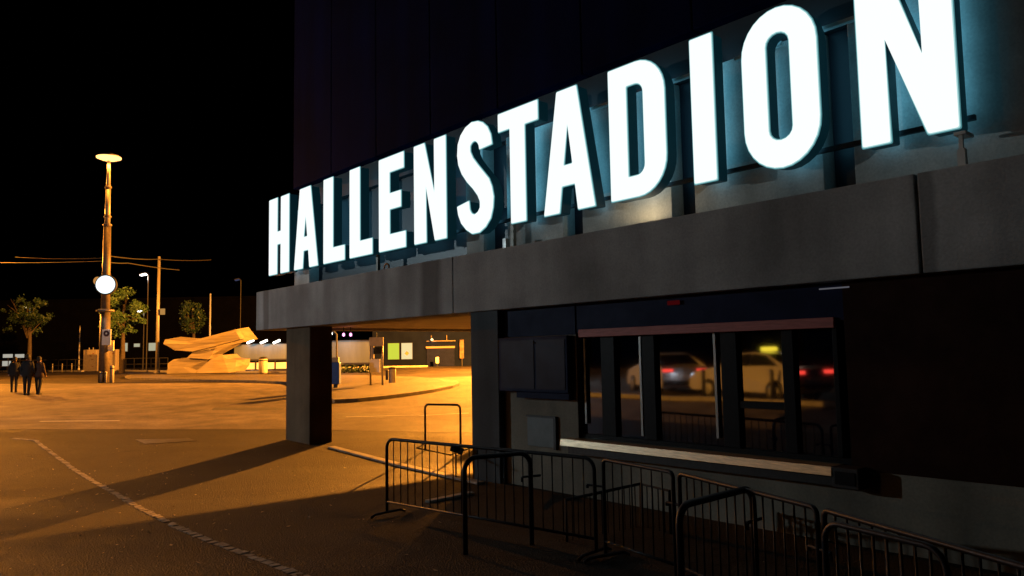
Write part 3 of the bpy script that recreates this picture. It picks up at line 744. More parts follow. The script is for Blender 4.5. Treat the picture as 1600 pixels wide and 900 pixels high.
# plate with a dark round symbol
q = at(166.5, 527, MYD - .42)
ps = thing('pole_sign', 'pale plate with a dark round emblem strapped to the mast', 'sign', q)
bm = B(); box(bm, -.28, .28, -.03, .03, -.5, .5, Matrix.Translation(q)); obj('plate', bm, M_WHITE, ps, bevel=.02)
Mr = Matrix.Translation(q + V((0, -.031, .24))) @ Matrix.Rotation(PI / 2, 4, 'X')
bm = B(); lathe(bm, [(.19, 0), (.19, .012)], 24, Mr); obj('emblem', bm, mat('emblem_dark', (.05, .015, .02), .5), ps)
bm = B(); lathe(bm, [(.06, .0122), (.06, .02)], 12, Mr); obj('dot', bm, M_WHITE, ps)
q = at(173, 540, MYD - .1); bm = B(); box(bm, -.2, .2, -.04, .04, -.33, .33, Matrix.Translation(q)); tag(obj('notice_plate', bm, mat('cream_plate', (.7, .62, .42), .6, var=.1)), 'cream notice plate half hidden behind the emblem plate on the mast', 'sign')
# bollards at the mast's foot
def bollard(px, py, hgt, r, m, label, group=None, cap=True, base=None):
    p = base or g(px, py); t = thing('bollard', label, 'bollard', p, group)
    bm = B(); lathe(bm, [(r, -.02), (r, hgt - r * .5), (r * .8, hgt - r * .15), (r * .35, hgt)], 14, Matrix.Translation(p)); obj('post', bm, m, t, smooth=True)
    bm = B(); lathe(bm, [(r * 1.04, hgt * .78), (r * 1.04, hgt * .86)], 14, Matrix.Translation(p)); obj('band', bm, M_DARKMETAL, t)
    return t
bollard(158, 598.5, .72, .10, M_POLELT, 'short pale bollard at the left of the mast foot')
bollard(165, 598.5, .72, .07, M_POLELT, 'slim pale bollard close against the mast foot')
bollard(174.5, 598, 1.1, .13, M_CAB, 'taller ochre bollard at the right of the mast foot')
# electricity cabinets
def cabinet(px0, px1, pyt, pyb, label, lids, yoff=0):
    a, b = g(px0, pyb), g(px1, pyb); Y = (a.y + b.y) / 2 + yoff; x0, x1 = at(px0, pyb, Y).x, at(px1, pyb, Y).x; zt = at((px0 + px1) / 2, pyt, Y).z
    z0 = gz(Y); t = thing('utility_cabinet', label, 'cabinet', V(((x0 + x1) / 2, Y, z0)), 'electricity cabinets by the mast')
    bm = B(); box(bm, x0, x1, Y, Y + .7, z0 - .05, zt); obj('body', bm, M_CAB, t, bevel=.03)
    xm = (x0 + x1) / 2
    for xa, xb in ((x0 + .06, xm - .015), (xm + .015, x1 - .06)):
        bm = B(); box(bm, xa, xb, Y - .02, Y - .002, z0 + .15, zt - .1); obj('door', bm, M_CAB, t, bevel=.006)
    rr = random.Random(int(px0))
    for _ in range(5):
        sx, sz = rr.uniform(x0 + .1, x1 - .35), rr.uniform(z0 + .3, zt - .45)
        bm = B(); w_, h_ = rr.uniform(.12, .3), rr.uniform(.1, .24); box(bm, sx, sx + w_, Y - .027, Y - .0205, sz, sz + h_); obj('sticker', bm, M_STICK, t)
    for k in range(lids):
        bm = B(); lathe(bm, [(.07, 0), (.07, .22), (.09, .24), (.02, .3)], 10, Matrix.Translation((x0 + .5 + k * .5, Y + .35, zt))); obj('vent_cap', bm, M_POLELT, t)
cabinet(129.5, 150, 546.5, 580, 'wide ochre utility cabinet with two vent caps left of the mast', 2)
cabinet(166.5, 181, 546, 580, 'narrow ochre utility cabinet partly behind the mast', 0, .6)
# overhead wires fixed to the mast
def wire(name, pts, r, label, sag=.0):
    out = []
    for a, b in zip(pts, pts[1:]):
        for k in range(9):
            t = k / 9; p = a.lerp(b, t); p.z -= sag * 4 * t * (1 - t); out.append(p)
    out.append(pts[-1]); bm = B(); tube(bm, out, r, 5); return tag(obj(name, bm, mat('wire', (.02, .018, .016), .8)), label, 'wire', 'overhead wires at the mast')
zw = at(164, 403, MYD).z
wire('overhead_wire', [mx(zw), at(24, 402, MYD + 4)], .03, 'overhead wire running left from the mast', .1)
wire('overhead_wire', [mx(zw - .2), at(-120, 407, MYD + 12)], .02, 'lower and fainter overhead wire running left out of the photo', .15)
wire('overhead_wire', [mx(zw + .15), at(247, 405, 70), at(330, 406, 82)], .03, 'upper overhead wire running right to the thin bare pole', .1)
wire('overhead_wire', [mx(zw - .25), at(200, 411, MYD + 6), at(280, 422, MYD + 18)], .03, 'lower overhead wire sloping down to the right of the mast', .05)
# thin poles
def pole(px, pyb, pyt, r, label, m=M_POLELT, Y=None, cat='pole'):
    p = g(px, pyb) if Y is None else V((at(px, pyb, Y).x, Y, gz(Y)))
    zt = at(px, pyt, p.y).z
    t = thing('thin_pole', label, cat, p)
    bm = B(); tube(bm, [V((p.x, p.y, p.z - .1)), V((p.x, p.y, zt))], r, 10, r * .75); obj('shaft', bm, m, t, smooth=True)
    bm = B(); lathe(bm, [(r * 1.7, -.02), (r * 1.7, .25), (r * 1.1, .3)], 10, Matrix.Translation(p)); obj('base', bm, m, t)
    bm = B(); lathe(bm, [(r * .9, 0), (r * .7, .06), (r * .1, .1)], 10, Matrix.Translation((p.x, p.y, zt))); obj('cap', bm, m, t)
    return t, p, zt
t, p, zt = pole(245, 583, 402, .16, 'thin bare pole rising left of the timber sculpture')
pole(123, 578, 510, .09, 'short pale pole standing left of the wide cabinet', M_WHITE)
pole(327, 580, 460, .10, 'faint bluish pole rising behind the timber sculpture', mat('blue_grey_pole', (.2, .22, .3), .5), 80)
q = at(251, 487, p.y - .2); bs = thing('pole_box', 'small ochre sign box halfway up the thin bare pole', 'sign box', q)
bm = B(); box(bm, -.02, .38, -.1, .1, -.28, .28, Matrix.Translation(q)); obj('box', bm, emit('ochre_box', (1, .5, .13), .45), bs, bevel=.02)
bm = B(); tube(bm, [q + V((0, 0, .2)), V((p.x, p.y, q.z + .2))], .03, 6); obj('bracket', bm, M_DARKMETAL, bs)
# distant white street lamps
def far_lamp(px, py, Y, label, m=E_WHITE, power=60, s=.3):
    q = at(px, py, Y); t = thing('distant_street_lamp', label, 'street lamp', V((q.x + .5, Y, gz(Y))), 'small distant street lamps')
    bm = B(); tube(bm, [V((q.x + .5, Y, gz(Y) - .1)), V((q.x + .5, Y, q.z - .1)), V((q.x + .3, Y, q.z + .12)), V((q.x, Y, q.z + .12))], .07, 8); obj('pole', bm, M_DARKMETAL, t)
    bm = B(); box(bm, -s * 1.5, s * 1.1, -.25, .25, .04, .16, Matrix.Translation(q) @ Matrix.Rotation(-.2, 4, 'Y')); obj('head', bm, M_DARKMETAL, t, bevel=.03)
    bm = B(); box(bm, -s * 1.3, s, -.22, .22, -.12, .035, Matrix.Translation(q) @ Matrix.Rotation(-.2, 4, 'Y')); obj('lens', bm, m, t, bevel=.02)
    if power: lamp('street_lamp_glow', q - V((0, 0.3, .4)), (1, .95, .8), power, .2)
far_lamp(225, 428.5, 88, 'distant white street lamp above the tree beside the mast', power=260)
far_lamp(219, 485.5, 95, 'distant lower white lamp between the tree and the thin bare pole', s=.22, power=60)
far_lamp(41, 479, 90, 'distant warm lamp shining through the leftmost tree', E_WARM, 40, .24)
far_lamp(371, 437, 110, 'faint bluish lamp high between pole and canopy', emit('faint_blue', (.3, .35, .7), .12), 0, .26)
far_lamp(516, 520.5, 60, 'small white lamp just below the canopy beside the pillar', E_WHITE, 0, .12)

# ------------------------------------------------------------------ trees
def tree(px, pyb, cx, cy, rx, rz, Y, label, m, n, seed):
    rr = random.Random(seed); base = V((at(px, pyb, Y).x, Y, gz(Y)))
    c = at(cx, cy, Y); t = thing('street_tree', label, 'tree', base, 'small street trees at the back of the square')
    bm = B()
    hz = c.z - base.z
    tube(bm, [base - V((0, 0, .1)), base + V((.08, 0, hz * .35)), base + V((.02, .05, hz * .75)), V((c.x, c.y, c.z + rz * .3))], .27, 9, .08)
    tips = []
    for k in range(9):
        a = rr.uniform(0, 2 * PI); s = base.lerp(c, rr.uniform(.6, .95))
        e = c + V((math.cos(a) * rx * rr.uniform(.5, .85), math.sin(a) * rx * rr.uniform(.5, .85), rr.uniform(-.5, .8) * rz))
        tube(bm, [s, s.lerp(e, .5) + V((0, 0, .15)), e], .08, 6, .02); tips.append(e)
    obj('trunk', bm, M_BARK, t)
    bm = B()
    clumps = []
    for k in range(46):
        while True:
            d = V((rr.uniform(-1, 1), rr.uniform(-1, 1), rr.uniform(-1, 1)))
            if .25 < d.length < 1: break
        clumps.append((c + V((d.x * rx, d.y * rx, d.z * rz)) * 1 if False else V((c.x + d.x * rx, c.y + d.y * rx, c.z + d.z * rz)), rr.uniform(.22, .5)))
    for k in range(n):
        cc, cr = rr.choice(clumps)
        p = cc + V((rr.gauss(0, 1), rr.gauss(0, 1), rr.gauss(0, .8))) * cr * .55
        a, b = V((rr.gauss(0, 1), rr.gauss(0, 1), rr.gauss(0, 1))).normalized(), V((rr.gauss(0, 1), rr.gauss(0, 1), rr.gauss(0, 1)))
        b = (b - a * b.dot(a)).normalized(); s = rr.uniform(.07, .16)
        bm.faces.new([bm.verts.new(x) for x in (p - a * s, p + b * s * .55, p + a * s, p - b * s * .55)])
    obj('crown', bm, m, t)
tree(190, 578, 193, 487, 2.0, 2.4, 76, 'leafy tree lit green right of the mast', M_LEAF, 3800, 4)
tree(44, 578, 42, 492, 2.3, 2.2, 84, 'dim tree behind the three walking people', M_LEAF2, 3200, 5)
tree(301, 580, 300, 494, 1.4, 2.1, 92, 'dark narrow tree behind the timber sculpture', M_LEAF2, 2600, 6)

# ------------------------------------------------------------------ sculpture
def px3(pts, Y): return [at(240 + x * 220 / 1600, 490 + y * 110 / 800, Y) for x, y in pts]
YS = g(300, 583).y
sc_ = thing('timber_sculpture', 'large angular stacked sculpture lit orange in the square', 'sculpture', V((at(310, 583, YS).x, YS + 1.4, gz(YS))))
def slab(pts, Y, depth, shrink, tilt, name):
    a = px3(pts, Y); c = sum(a, V((0, 0, 0))) / len(a)
    b = [V((c.x + (p.x - c.x) * shrink + tilt, Y + depth, max(gz(Y) - .05, c.z + (p.z - c.z) * shrink + .15))) for p in a]
    bm = B(); prism(bm, a, None, b); bmesh.ops.triangulate(bm, faces=bm.faces); obj(name, bm, M_SCULPT, sc_)
# upper wing: front plane in several facets at different depths
def facet(pts3, back, name):
    bm = B(); a = [at(240 + x * 220 / 1600, 490 + y * 110 / 800, YS + dy) for x, y, dy in pts3]
    b = [V((p.x + back[0], p.y + back[1], p.z + back[2])) for p in a]
    c = [bm.verts.new(p) for p in a]; d = [bm.verts.new(p) for p in b]; n = len(c)
    f1 = bm.faces.new(c); f2 = bm.faces.new(d[::-1])
    for i in range(n): bm.faces.new((c[(i + 1) % n], c[i], d[i], d[(i + 1) % n]))
    bmesh.ops.triangulate(bm, faces=[f1, f2]); obj(name, bm, M_SCULPT, sc_)
facet([(110, 340, .1), (130, 295, .2), (400, 318, .6), (930, 180, 1.1), (1040, 320, .9), (690, 400, .2), (440, 440, -.1), (240, 420, 0)], (.3, 2.6, .3), 'wing_slab')
facet([(110, 345, -.15), (400, 350, -.3), (935, 205, -.2), (985, 290, -.1), (640, 385, -.35), (440, 430, -.3), (250, 415, -.2)], (.1, 1.0, .05), 'wing_slab')
facet([(440, 445, .1), (690, 405, .0), (880, 345, .3), (660, 470, -.1), (620, 520, -.2), (380, 500, .0)], (.2, 2.2, .1), 'middle_slab')
facet([(160, 565, .2), (230, 520, .3), (380, 500, .3), (640, 490, .1), (560, 640, -.2), (460, 685, -.2), (160, 640, .1)], (.2, 2.6, .1), 'base_slab')
facet([(480, 655, -.6), (650, 520, -.3), (780, 470, -.1), (830, 515, -.1), (940, 530, .1), (930, 600, -.1), (860, 690, -.5), (470, 690, -.7)], (.3, 2.8, .1), 'base_slab')
facet([(150, 640, -.3), (330, 610, -.5), (490, 640, -.6), (460, 695, -.8), (150, 695, -.5)], (.2, 2.2, .0), 'base_slab')

# ------------------------------------------------------------------ lit billboards, shop and street furniture at the back
def billboard(px0, px1, pyt, pyb, pyg, Y, label, spots, npost):
    x0, x1 = at(px0, pyt, Y).x, at(px1, pyt, Y).x; zt = at((px0 + px1) / 2, pyt, Y).z; zb = at((px0 + px1) / 2, pyb, Y).z; z0 = gz(Y)
    t = thing('billboard', label, 'billboard', V(((x0 + x1) / 2, Y, z0)), 'lit grey billboards')
    bm = B(); box(bm, x0, x1, Y, Y + .12, zb, zt); obj('panel', bm, M_BOARD, t)
    bm = B(); box(bm, x0 - .06, x1 + .06, Y - .03, Y + .15, zb - .16, zb - .001); box(bm, x0 - .06, x1 + .06, Y - .03, Y + .15, zt + .001, zt + .06); obj('frame', bm, M_DARKMETAL, t)
    for k in range(npost):
        x = x0 + .15 + (x1 - x0 - .3) * k / max(1, npost - 1)
        bm = B(); box(bm, x - .07, x + .07, Y + .13, Y + .27, z0 - .05, zt - .1); obj('post', bm, M_DARKMETAL, t)
    for px in spots:
        q = at(px, pyt - 4.5, Y - .55)
        bm = B(); tube(bm, [V((q.x - .35, Y, zt + .03)), V((q.x - .2, Y - .3, q.z - .02)), q], .03, 6); obj('lamp_arm', bm, M_DARKMETAL, t)
        bm = B(); box(bm, -.42, .32, -.12, .12, -.09, .09, Matrix.Translation(q) @ Matrix.Rotation(-.42, 4, 'Y')); obj('floodlight', bm, E_WHITE, t, bevel=.03)
        lamp('billboard_glow', (q.x, Y - .7, q.z - .15), (.8, 1, 1), 36, .15)
    return t, x0, x1, z0
YB = 78
billboard(366, 462, 538, 561, 580, YB, 'long grey billboard under floodlights left of the pillar', (392, 413, 433), 4)
billboard(500, 578, 533, 567, 590, 64, 'grey blank billboard seen between the pillar and the bus stop sign', (), 3)
lamp('billboard_glow', (at(545, 533, 64).x, 62.6, at(545, 531, 64).z), (.88, 1, 1), 60, .2)
lamp('billboard_glow', (at(530, 533, 64).x, 62.8, at(545, 533, 64).z), (.95, 1, .95), 24, .2)
# white low wall and pale terrace behind the billboard
def blk(name, px0, px1, pyt, pyb, Y, d, m, label, cat, group=None):
    x0, x1 = at(px0, pyt, Y).x, at(px1, pyt, Y).x; zt = at((px0 + px1) / 2, pyt, Y).z; zb = at((px0 + px1) / 2, pyb, Y).z
    zb = min(zb, gz(Y) + .02) if pyb > 575 else zb
    bm = B(); box(bm, x0, x1, Y, Y + d, zb, zt); return tag(obj(name, bm, m, bevel=.02), label, cat, group)
blk('low_white_wall', 352, 470, 566.5, 583, 86, .5, M_WHITE, 'low white wall behind the posts of the long billboard', 'wall')
lamp('terrace_glow', (at(405, 556, 83).x, 82, at(405, 556, 83).z), (1, .93, .78), 130, .3)
blk('stone_ledge', 520, 590, 573.5, 590, 66, .6, mat('ledge_stone', (.45, .42, .36), .7, var=.2, scale=1), 'pale stone ledge below the blank billboard', 'ledge')
# bin beside the billboard
pb = g(411, 583.5); tb = thing('litter_bin', 'round ochre litter bin in front of the long billboard', 'bin', pb)
bm = B(); lathe(bm, [(.33, 0), (.36, .1), (.36, 1.15), (.3, 1.2)], 16, Matrix.Translation(pb)); obj('body', bm, M_CAB, tb, smooth=True)
bm = B(); lathe(bm, [(.37, 1.02), (.37, 1.1)], 16, Matrix.Translation(pb)); lathe(bm, [(.3, 1.22), (.34, 1.3), (.1, 1.38)], 16, Matrix.Translation(pb)); obj('lid', bm, M_DARKMETAL, tb)
# parked row of planters (dark bush boxes) below the blank billboard
# blue newspaper box
p = g(526, 610); zt = at(526, 566, p.y).z
nb = thing('newspaper_box', 'blue newspaper box on the island next to the pillar', 'newspaper box', p)
bm = B(); box(bm, -.42, .16, -.2, .2, .28, zt - p.z, Matrix.Translation(p)); obj('body', bm, M_BLUE, nb, bevel=.03)
bm = B(); box(bm, -.12, .06, -.08, .08, -.02, .279, Matrix.Translation(p)); obj('stand', bm, M_DARKMETAL, nb)
bm = B(); box(bm, -.3, .1, -.12, .12, zt - p.z + .002, zt - p.z + .22, Matrix.Translation(p)); obj('card_holder', bm, M_CAB, nb, bevel=.01)
# bus stop sign frame
pa, pc = g(578.5, 606.5), g(597.5, 605.5); Yb = (pa.y + pc.y) / 2
bsn = thing('bus_stop_sign', 'two legged stop sign with a dark screen above a pale notice board', 'sign', (pa + pc) / 2)
def zz(px, py): return at(px, py, Yb).z
x0, x1 = at(579, 560, Yb).x, at(597.5, 560, Yb).x; zg = gz(Yb) + .12
for x, pyt in ((x0, 531), (x1, 527)):
    bm = B(); tube(bm, [V((x, Yb, zg - .15)), V((x, Yb, zz(588, pyt)))], .045, 8); obj('leg', bm, M_POLELT, bsn, smooth=True)
bm = B(); box(bm, x0 - .05, x1 + .05, Yb - .05, Yb + .05, zz(588, 541), zz(588, 527)); obj('header', bm, M_CAB, bsn, bevel=.02)
bm = B(); box(bm, x0 + .02, x0 + .16, Yb - .05, Yb + .05, zz(588, 560), zz(588, 541.3)); obj('side_panel', bm, M_CAB, bsn)
bm = B(); box(bm, x0 + .17, x1 - .04, Yb - .08, Yb + .05, zz(588, 553), zz(588, 542.5)); obj('screen', bm, M_SCREEN, bsn, bevel=.01)
bm = B(); box(bm, x0 - .02, x1 - .1, Yb - .1, Yb - .03, zz(588, 582), zz(588, 561)); obj('notice_board', bm, M_WHITE, bsn, bevel=.012)
bm = B(); tube(bm, [V(((x0 + x1) / 2, Yb, zz(588, 527))), V(((x0 + x1) / 2, Yb, zz(588, 520)))], .02, 6); obj('aerial', bm, M_DARKMETAL, bsn)
# island bollards
p = g(613, 602); p.z += .12
t = thing('litter_bin', 'upright ochre litter bin on the island right of the stop sign', 'bin', p)
h_ = at(613, 575, p.y).z - p.z
bm = B(); lathe(bm, [(.17, -.13), (.18, .1), (.18, h_ - .06), (.14, h_)], 14, Matrix.Translation(p)); obj('body', bm, M_CAB, t, smooth=True)
bm = B(); box(bm, -.32, -.2, -.12, .12, .15, h_ - .1, Matrix.Translation(p)); obj('ash_box', bm, M_DARKMETAL, t, bevel=.02)
bm = B(); lathe(bm, [(.19, h_ - .05), (.19, h_ + .02), (.1, h_ + .05)], 14, Matrix.Translation(p)); obj('lid', bm, M_DARKMETAL, t)
# dark shop building
YK = 82
shop = thing('shop_building', 'low navy shop building with lit posters behind the island', 'building', V((at(660, 575, YK).x, YK + 4, gz(YK))))
def sx(px): return at(px, 560, YK).x
def szz(px, py): return at(px, py, YK).z
bm = B(); box(bm, sx(582), sx(860), YK, YK + 9, gz(YK) - .05, szz(640, 512)); obj('wall', bm, mat('shop_navy', (.004, .006, .018), .95, var=.25, scale=.7, spec=.02), shop)
bm = B(); box(bm, sx(576), sx(860), YK - .3, YK + 9.2, szz(640, 512), szz(640, 509)); obj('roof', bm, M_DARKMETAL, shop)
for a, b, m_, nm in ((606, 624.5, E_POSTER, 'poster'), (627, 645, E_POSTER2, 'poster')):
    bm = B(); box(bm, sx(a), sx(b), YK - .12, YK - .02, szz(640, 561.5), szz(640, 535.5)); fr = obj('poster_case', bm, M_DARKMETAL, shop)
    bm = B(); box(bm, sx(a) + .04, sx(b) - .04, YK - .135, YK - .121, szz(640, 561), szz(640, 536)); obj(nm, bm, m_, fr)
bm = B(); p = V(((sx(627) + sx(645)) / 2, YK - .137, szz(640, 552)));
box(bm, -.17, .17, -.004, 0, -.17, .17, Matrix.Translation(p) @ Matrix.Rotation(PI / 4, 4, 'Y')); obj('poster_mark', bm, mat('poster_ink', (.45, .12, .05), .6), shop)
bm = B(); box(bm, sx(666), sx(711), YK - .25, YK - .02, szz(690, 544), szz(690, 541)); obj('shutter_box', bm, mat('shutter_ochre', (.17, .12, .085), .7), shop)
bm = B()
for k in range(14):
    z = szz(690, 573) + k * (szz(690, 544.5) - szz(690, 573)) / 14; box(bm, sx(667), sx(710), YK - .08, YK - .02, z, z + .11)
obj('shutter', bm, M_NAVY, shop)
bm = B(); box(bm, sx(667), sx(712), YK - .18, YK - .03, szz(690, 533.5), szz(690, 532)); box(bm, sx(674), sx(675), YK - .2, YK - .02, szz(690, 532), szz(690, 524)); box(bm, sx(698), sx(699), YK - .2, YK - .02, szz(690, 532), szz(690, 524)); obj('sign_rail', bm, M_POLE, shop)
q = V((sx(676), YK - .5, szz(676, 530.5))); bm = B(); lathe(bm, [(.05, .12), (.16, 0), (.13, -.1), (.03, -.14)], 12, Matrix.Translation(q)); obj('bulkhead_lamp', bm, E_WARM, shop, smooth=True)
lamp('bulkhead_glow', q - V((0, .3, .1)), (1, .7, .4), 25, .1)
blk('low_stone_wall', 596, 668, 571.5, 584, YK - 3, .4, mat('low_wall_stone', (.34, .3, .24), .8, var=.4, scale=1.2), 'low stained stone wall below the lit posters', 'wall')
p = V((sx(685), YK - 1.2, gz(YK))); t = thing('standing_sign', 'small pale standing sign in front of the shop shutter', 'sign', p)
bm = B(); box(bm, -.16, .16, -.04, .04, .35, 1.0, Matrix.Translation(p)); obj('board', bm, M_WHITE, t, bevel=.02)
bm = B(); box(bm, -.03, .03, -.03, .03, 0, .349, Matrix.Translation(p)); obj('post', bm, M_DARKMETAL, t)
q = V((sx(722), YK - .1, 0)); t = thing('tall_poster_column', 'tall ochre patterned board at the right end of the shop front', 'poster board', V((q.x, q.y - .2, gz(YK))))
bm = B(); box(bm, q.x - .22, q.x + .22, YK - .28, YK - .16, szz(722, 560), szz(722, 531)); obj('board', bm, mat('faded_posters', (.10, .06, .04), .7, var=.8, scale=2.5), t)
bm = B(); box(bm, q.x - .04, q.x + .04, YK - .16, YK - .1, gz(YK), szz(722, 535)); obj('post', bm, M_DARKMETAL, t)
# bushes under the blank billboard
bm = B(); rr = random.Random(5)
a, b = at(528, 585, 58), at(583, 588, 57)
for k in range(900):
    p = a.lerp(b, rr.random()); p = V((p.x, p.y + rr.uniform(-.5, .5), gz(58) + .13 + abs(rr.gauss(0, .22)))); u_ = V((rr.gauss(0, 1), rr.gauss(0, 1), rr.gauss(0, 1))).normalized() * .1; w_ = V((rr.gauss(0, 1), rr.gauss(0, 1), rr.gauss(0, 1))).normalized() * .06
    bm.faces.new([bm.verts.new(x) for x in (p - u_, p + w_, p + u_, p - w_)])
tag(obj('ground_cover', bm, M_LEAF2), 'low straggling ground cover in front of the pale stone ledge', 'plants', kind='stuff')
# railing and buildings at the far left
YF = 98
fn = thing('long_railing', 'long dark low railing along the back of the square', 'fence', V((at(110, 577, YF).x, YF, gz(YF))))
xa, xb = at(-40, 577, YF).x, at(262, 577, YF).x
bm = B()
zt = at(150, 561, YF).z
for z in (zt, (zt + gz(YF)) / 2): box(bm, xa, xb, YF - .03, YF + .03, z - .05, z + .04)
obj('rail', bm, M_DARKMETAL, fn)
for k in range(24):
    x = xa + (xb - xa) * k / 23; bm = B(); box(bm, x - .04, x + .04, YF - .035, YF + .035, gz(YF) - .05, zt + .02); obj('post', bm, M_DARKMETAL, fn)
for i, x in enumerate((82, 97, 112)):
    p = at(x, 577, YF - 8); p.z = gz(p.y)
    bollard(x, 577, 1.0, .06, M_POLELT, 'one of three slim pale posts before the long railing, ' + ('nearest the walking people', 'the middle one', 'nearest the wide cabinet')[i], 'slim posts before the railing', base=p)
fb = thing('far_building', 'unlit far building with a few glowing windows behind the trees', 'building', V((at(160, 560, 125).x, 130, gz(125))))
bm = B(); box(bm, at(-300, 560, 125).x, at(470, 560, 125).x, 125, 140, gz(125) - .1, at(150, 470, 125).z); obj('wall', bm, M_DARKBLD, fb)
for a, b, c_, d_ in ((195, 200, 536, 549), (210, 219, 537, 542), (233, 245, 536, 548)):
    Y = 125; fr = B(); box(fr, at(a, c_, Y).x - .1, at(b, c_, Y).x + .1, Y - .12, Y - .01, at(a, d_, Y).z - .1, at(a, c_, Y).z + .1); w_ = obj('window', fr, M_DARKMETAL, fb)
    bm = B(); box(bm, at(a, c_, Y).x, at(b, c_, Y).x, Y - .14, Y - .121, at(a, d_, Y).z, at(a, c_, Y).z); obj('pane', bm, E_WINDOW, w_)
bm = B(); box(bm, at(-310, 560, 125).x, at(480, 560, 125).x, 124.6, 140.4, at(150, 470, 125).z + .002, at(150, 467, 125).z); obj('roof', bm, M_DARKBLD, fb)
for k, (a, b, c_, d_) in enumerate(((5, 20, 553.5, 559), (24, 38, 553.5, 559), (4, 17, 564, 572))):
    Y = 104; x0, x1 = at(a, c_, Y).x, at(b, c_, Y).x; z0, z1 = at(a, d_, Y).z, at(a, c_, Y).z
    t = thing('lit_panel', 'small lit white panel behind the walking people, ' + ('upper left', 'upper right', 'lower')[k] + ' of three', 'lit sign', V(((x0 + x1) / 2, Y, gz(Y))), 'lit white panels at the far left')
    bm = B(); box(bm, x0, x1, Y - .05, Y, z0, z1); obj('panel', bm, emit('panel_glow', (1, .95, .8), .42), t)
    bm = B(); box(bm, (x0 + x1) / 2 - .05, (x0 + x1) / 2 + .05, Y + .001, Y + .1, gz(Y), z1); obj('post', bm, M_DARKMETAL, t)

# ------------------------------------------------------------------ people
def skin_mesh(name, verts, edges, radii, sub=2):
    me = bpy.data.meshes.new(name); me.from_pydata([V(v) for v in verts], edges, [])
    o = bpy.data.objects.new(name, me); COL.objects.link(o)
    if not me.skin_vertices: me.attributes  # layer is made with the modifier below
    sk = o.modifiers.new('skin', 'SKIN')
    if not me.skin_vertices:
        bm = bmesh.new(); bm.from_mesh(me); bm.verts.layers.skin.verify(); bm.to_mesh(me); bm.free()
    for i, r in enumerate(radii):
        r = r if isinstance(r, tuple) else (r, r)
        me.skin_vertices[0].data[i].radius = r; me.skin_vertices[0].data[i].use_root = (i == 0)
    s = o.modifiers.new('sub', 'SUBSURF'); s.levels = sub; s.render_levels = sub
    bpy.context.view_layer.update()
    out = bpy.data.meshes.new_from_object(o.evaluated_get(bpy.context.evaluated_depsgraph_get()))
    bpy.data.objects.remove(o); bpy.data.meshes.remove(me)
    return out
def person(px, pyb, hgt, yaw, stride, label, mats, bag=False, arm=0):
    p = g(px, pyb); k = hgt / 1.75
    t = thing('person', label, 'person', p, 'people walking in the square')
    s = stride
    vs = [(0, 0, .95), (0, .01, 1.12), (0, .0, 1.32), (0, 0, 1.47), (0, .02, 1.55), (0, .03, 1.63), (0, .02, 1.72),            # 0 pelvis .. 6 crown
          (-.17, 0, 1.42), (-.25, -.02 + .05 * s, 1.15), (-.24, .06 - .1 * s, .92), (-.23, .1 - .12 * s, .83),                   # 7-10 left arm
          (.17, 0, 1.42), (.25, -.02 - .05 * s, 1.15), (.24, .06 + .1 * s, .92), (.23, .1 + .12 * s, .83),                       # 11-14 right arm
          (-.09, 0, .88), (-.10, .10 * s, .50), (-.10, .02 * s + .16 * s, .09), (-.11, .14 + .18 * s, .035),                     # 15-18 left leg
          (.09, 0, .88), (.10, -.04 * s, .50), (.10, -.24 * s, .10), (.11, .13 - .26 * s, .035)]                                  # 19-22 right leg
    ed = [(0, 1), (1, 2), (2, 3), (3, 4), (4, 5), (5, 6), (2, 7), (7, 8), (8, 9), (9, 10), (2, 11), (11, 12), (12, 13), (13, 14),
          (0, 15), (15, 16), (16, 17), (17, 18), (0, 19), (19, 20), (20, 21), (21, 22)]
    rd = [(.15, .12), (.16, .12), (.18, .13), (.075, .075), (.065, .07), (.09, .1), (.07, .08), (.075, .075), (.055, .055), (.045, .045), (.035, .045),
          (.075, .075), (.055, .055), (.045, .045), (.035, .045), (.105, .105), (.075, .075), (.055, .055), (.05, .035), (.105, .105), (.075, .075), (.055, .055), (.05, .035)]
    me = skin_mesh('body', vs, ed, rd)
    Mw = Matrix.Translation(p) @ Matrix.Rotation(yaw, 4, 'Z') @ Matrix.Scale(k, 4)
    for m_ in (mats[0], mats[1], M_SKIN): me.materials.append(m_)
    for f in me.polygons:
        f.use_smooth = True; c = f.center
        f.material_index = 2 if (c.z > 1.5 or (abs(c.x) > .2 and c.z < .89)) else (1 if c.z < .93 else 0)
    me.transform(Mw); o = bpy.data.objects.new('body', me); COL.objects.link(o); o.parent = t; o.matrix_parent_inverse = parent_world(t).inverted()
    # jacket hem and hair
    bm = B(); lathe(bm, [(.215, .80), (.225, .95), (.205, 1.12), (.235, 1.30), (.20, 1.42), (.09, 1.50)], 16, Mw @ Matrix.Diagonal((1, .72, 1, 1))); obj('jacket', bm, mats[0], t, smooth=True)
    bm = B(); bmesh.ops.create_uvsphere(bm, u_segments=14, v_segments=10, radius=.115, matrix=Mw @ Matrix.Translation((0, -.012, 1.675)) @ Matrix.Diagonal((.92, 1.02, 1.05, 1))); obj('hair', bm, M_HAIR, t, smooth=True)
    for sx_, yy in ((-.105, .10 + .18 * s), (.105, .09 - .26 * s)):
        bm = B(); box(bm, sx_ - .05, sx_ + .05, yy - .12, yy + .14, 0, .075, Mw); obj('shoe', bm, M_CLOTH, t, bevel=.02)
    if bag:
        bm = B(); box(bm, .14, .30, -.16, .14, .82, 1.22, Mw @ Matrix.Rotation(.25, 4, 'Y')); obj('bag', bm, M_PALECL, t, bevel=.04)
    return t
person(21.5, 613, 1.72, .5, .9, 'person in dark clothes with a pale bag at the side, leftmost of the walking group', (M_CLOTH, M_CLOTH), bag=True)
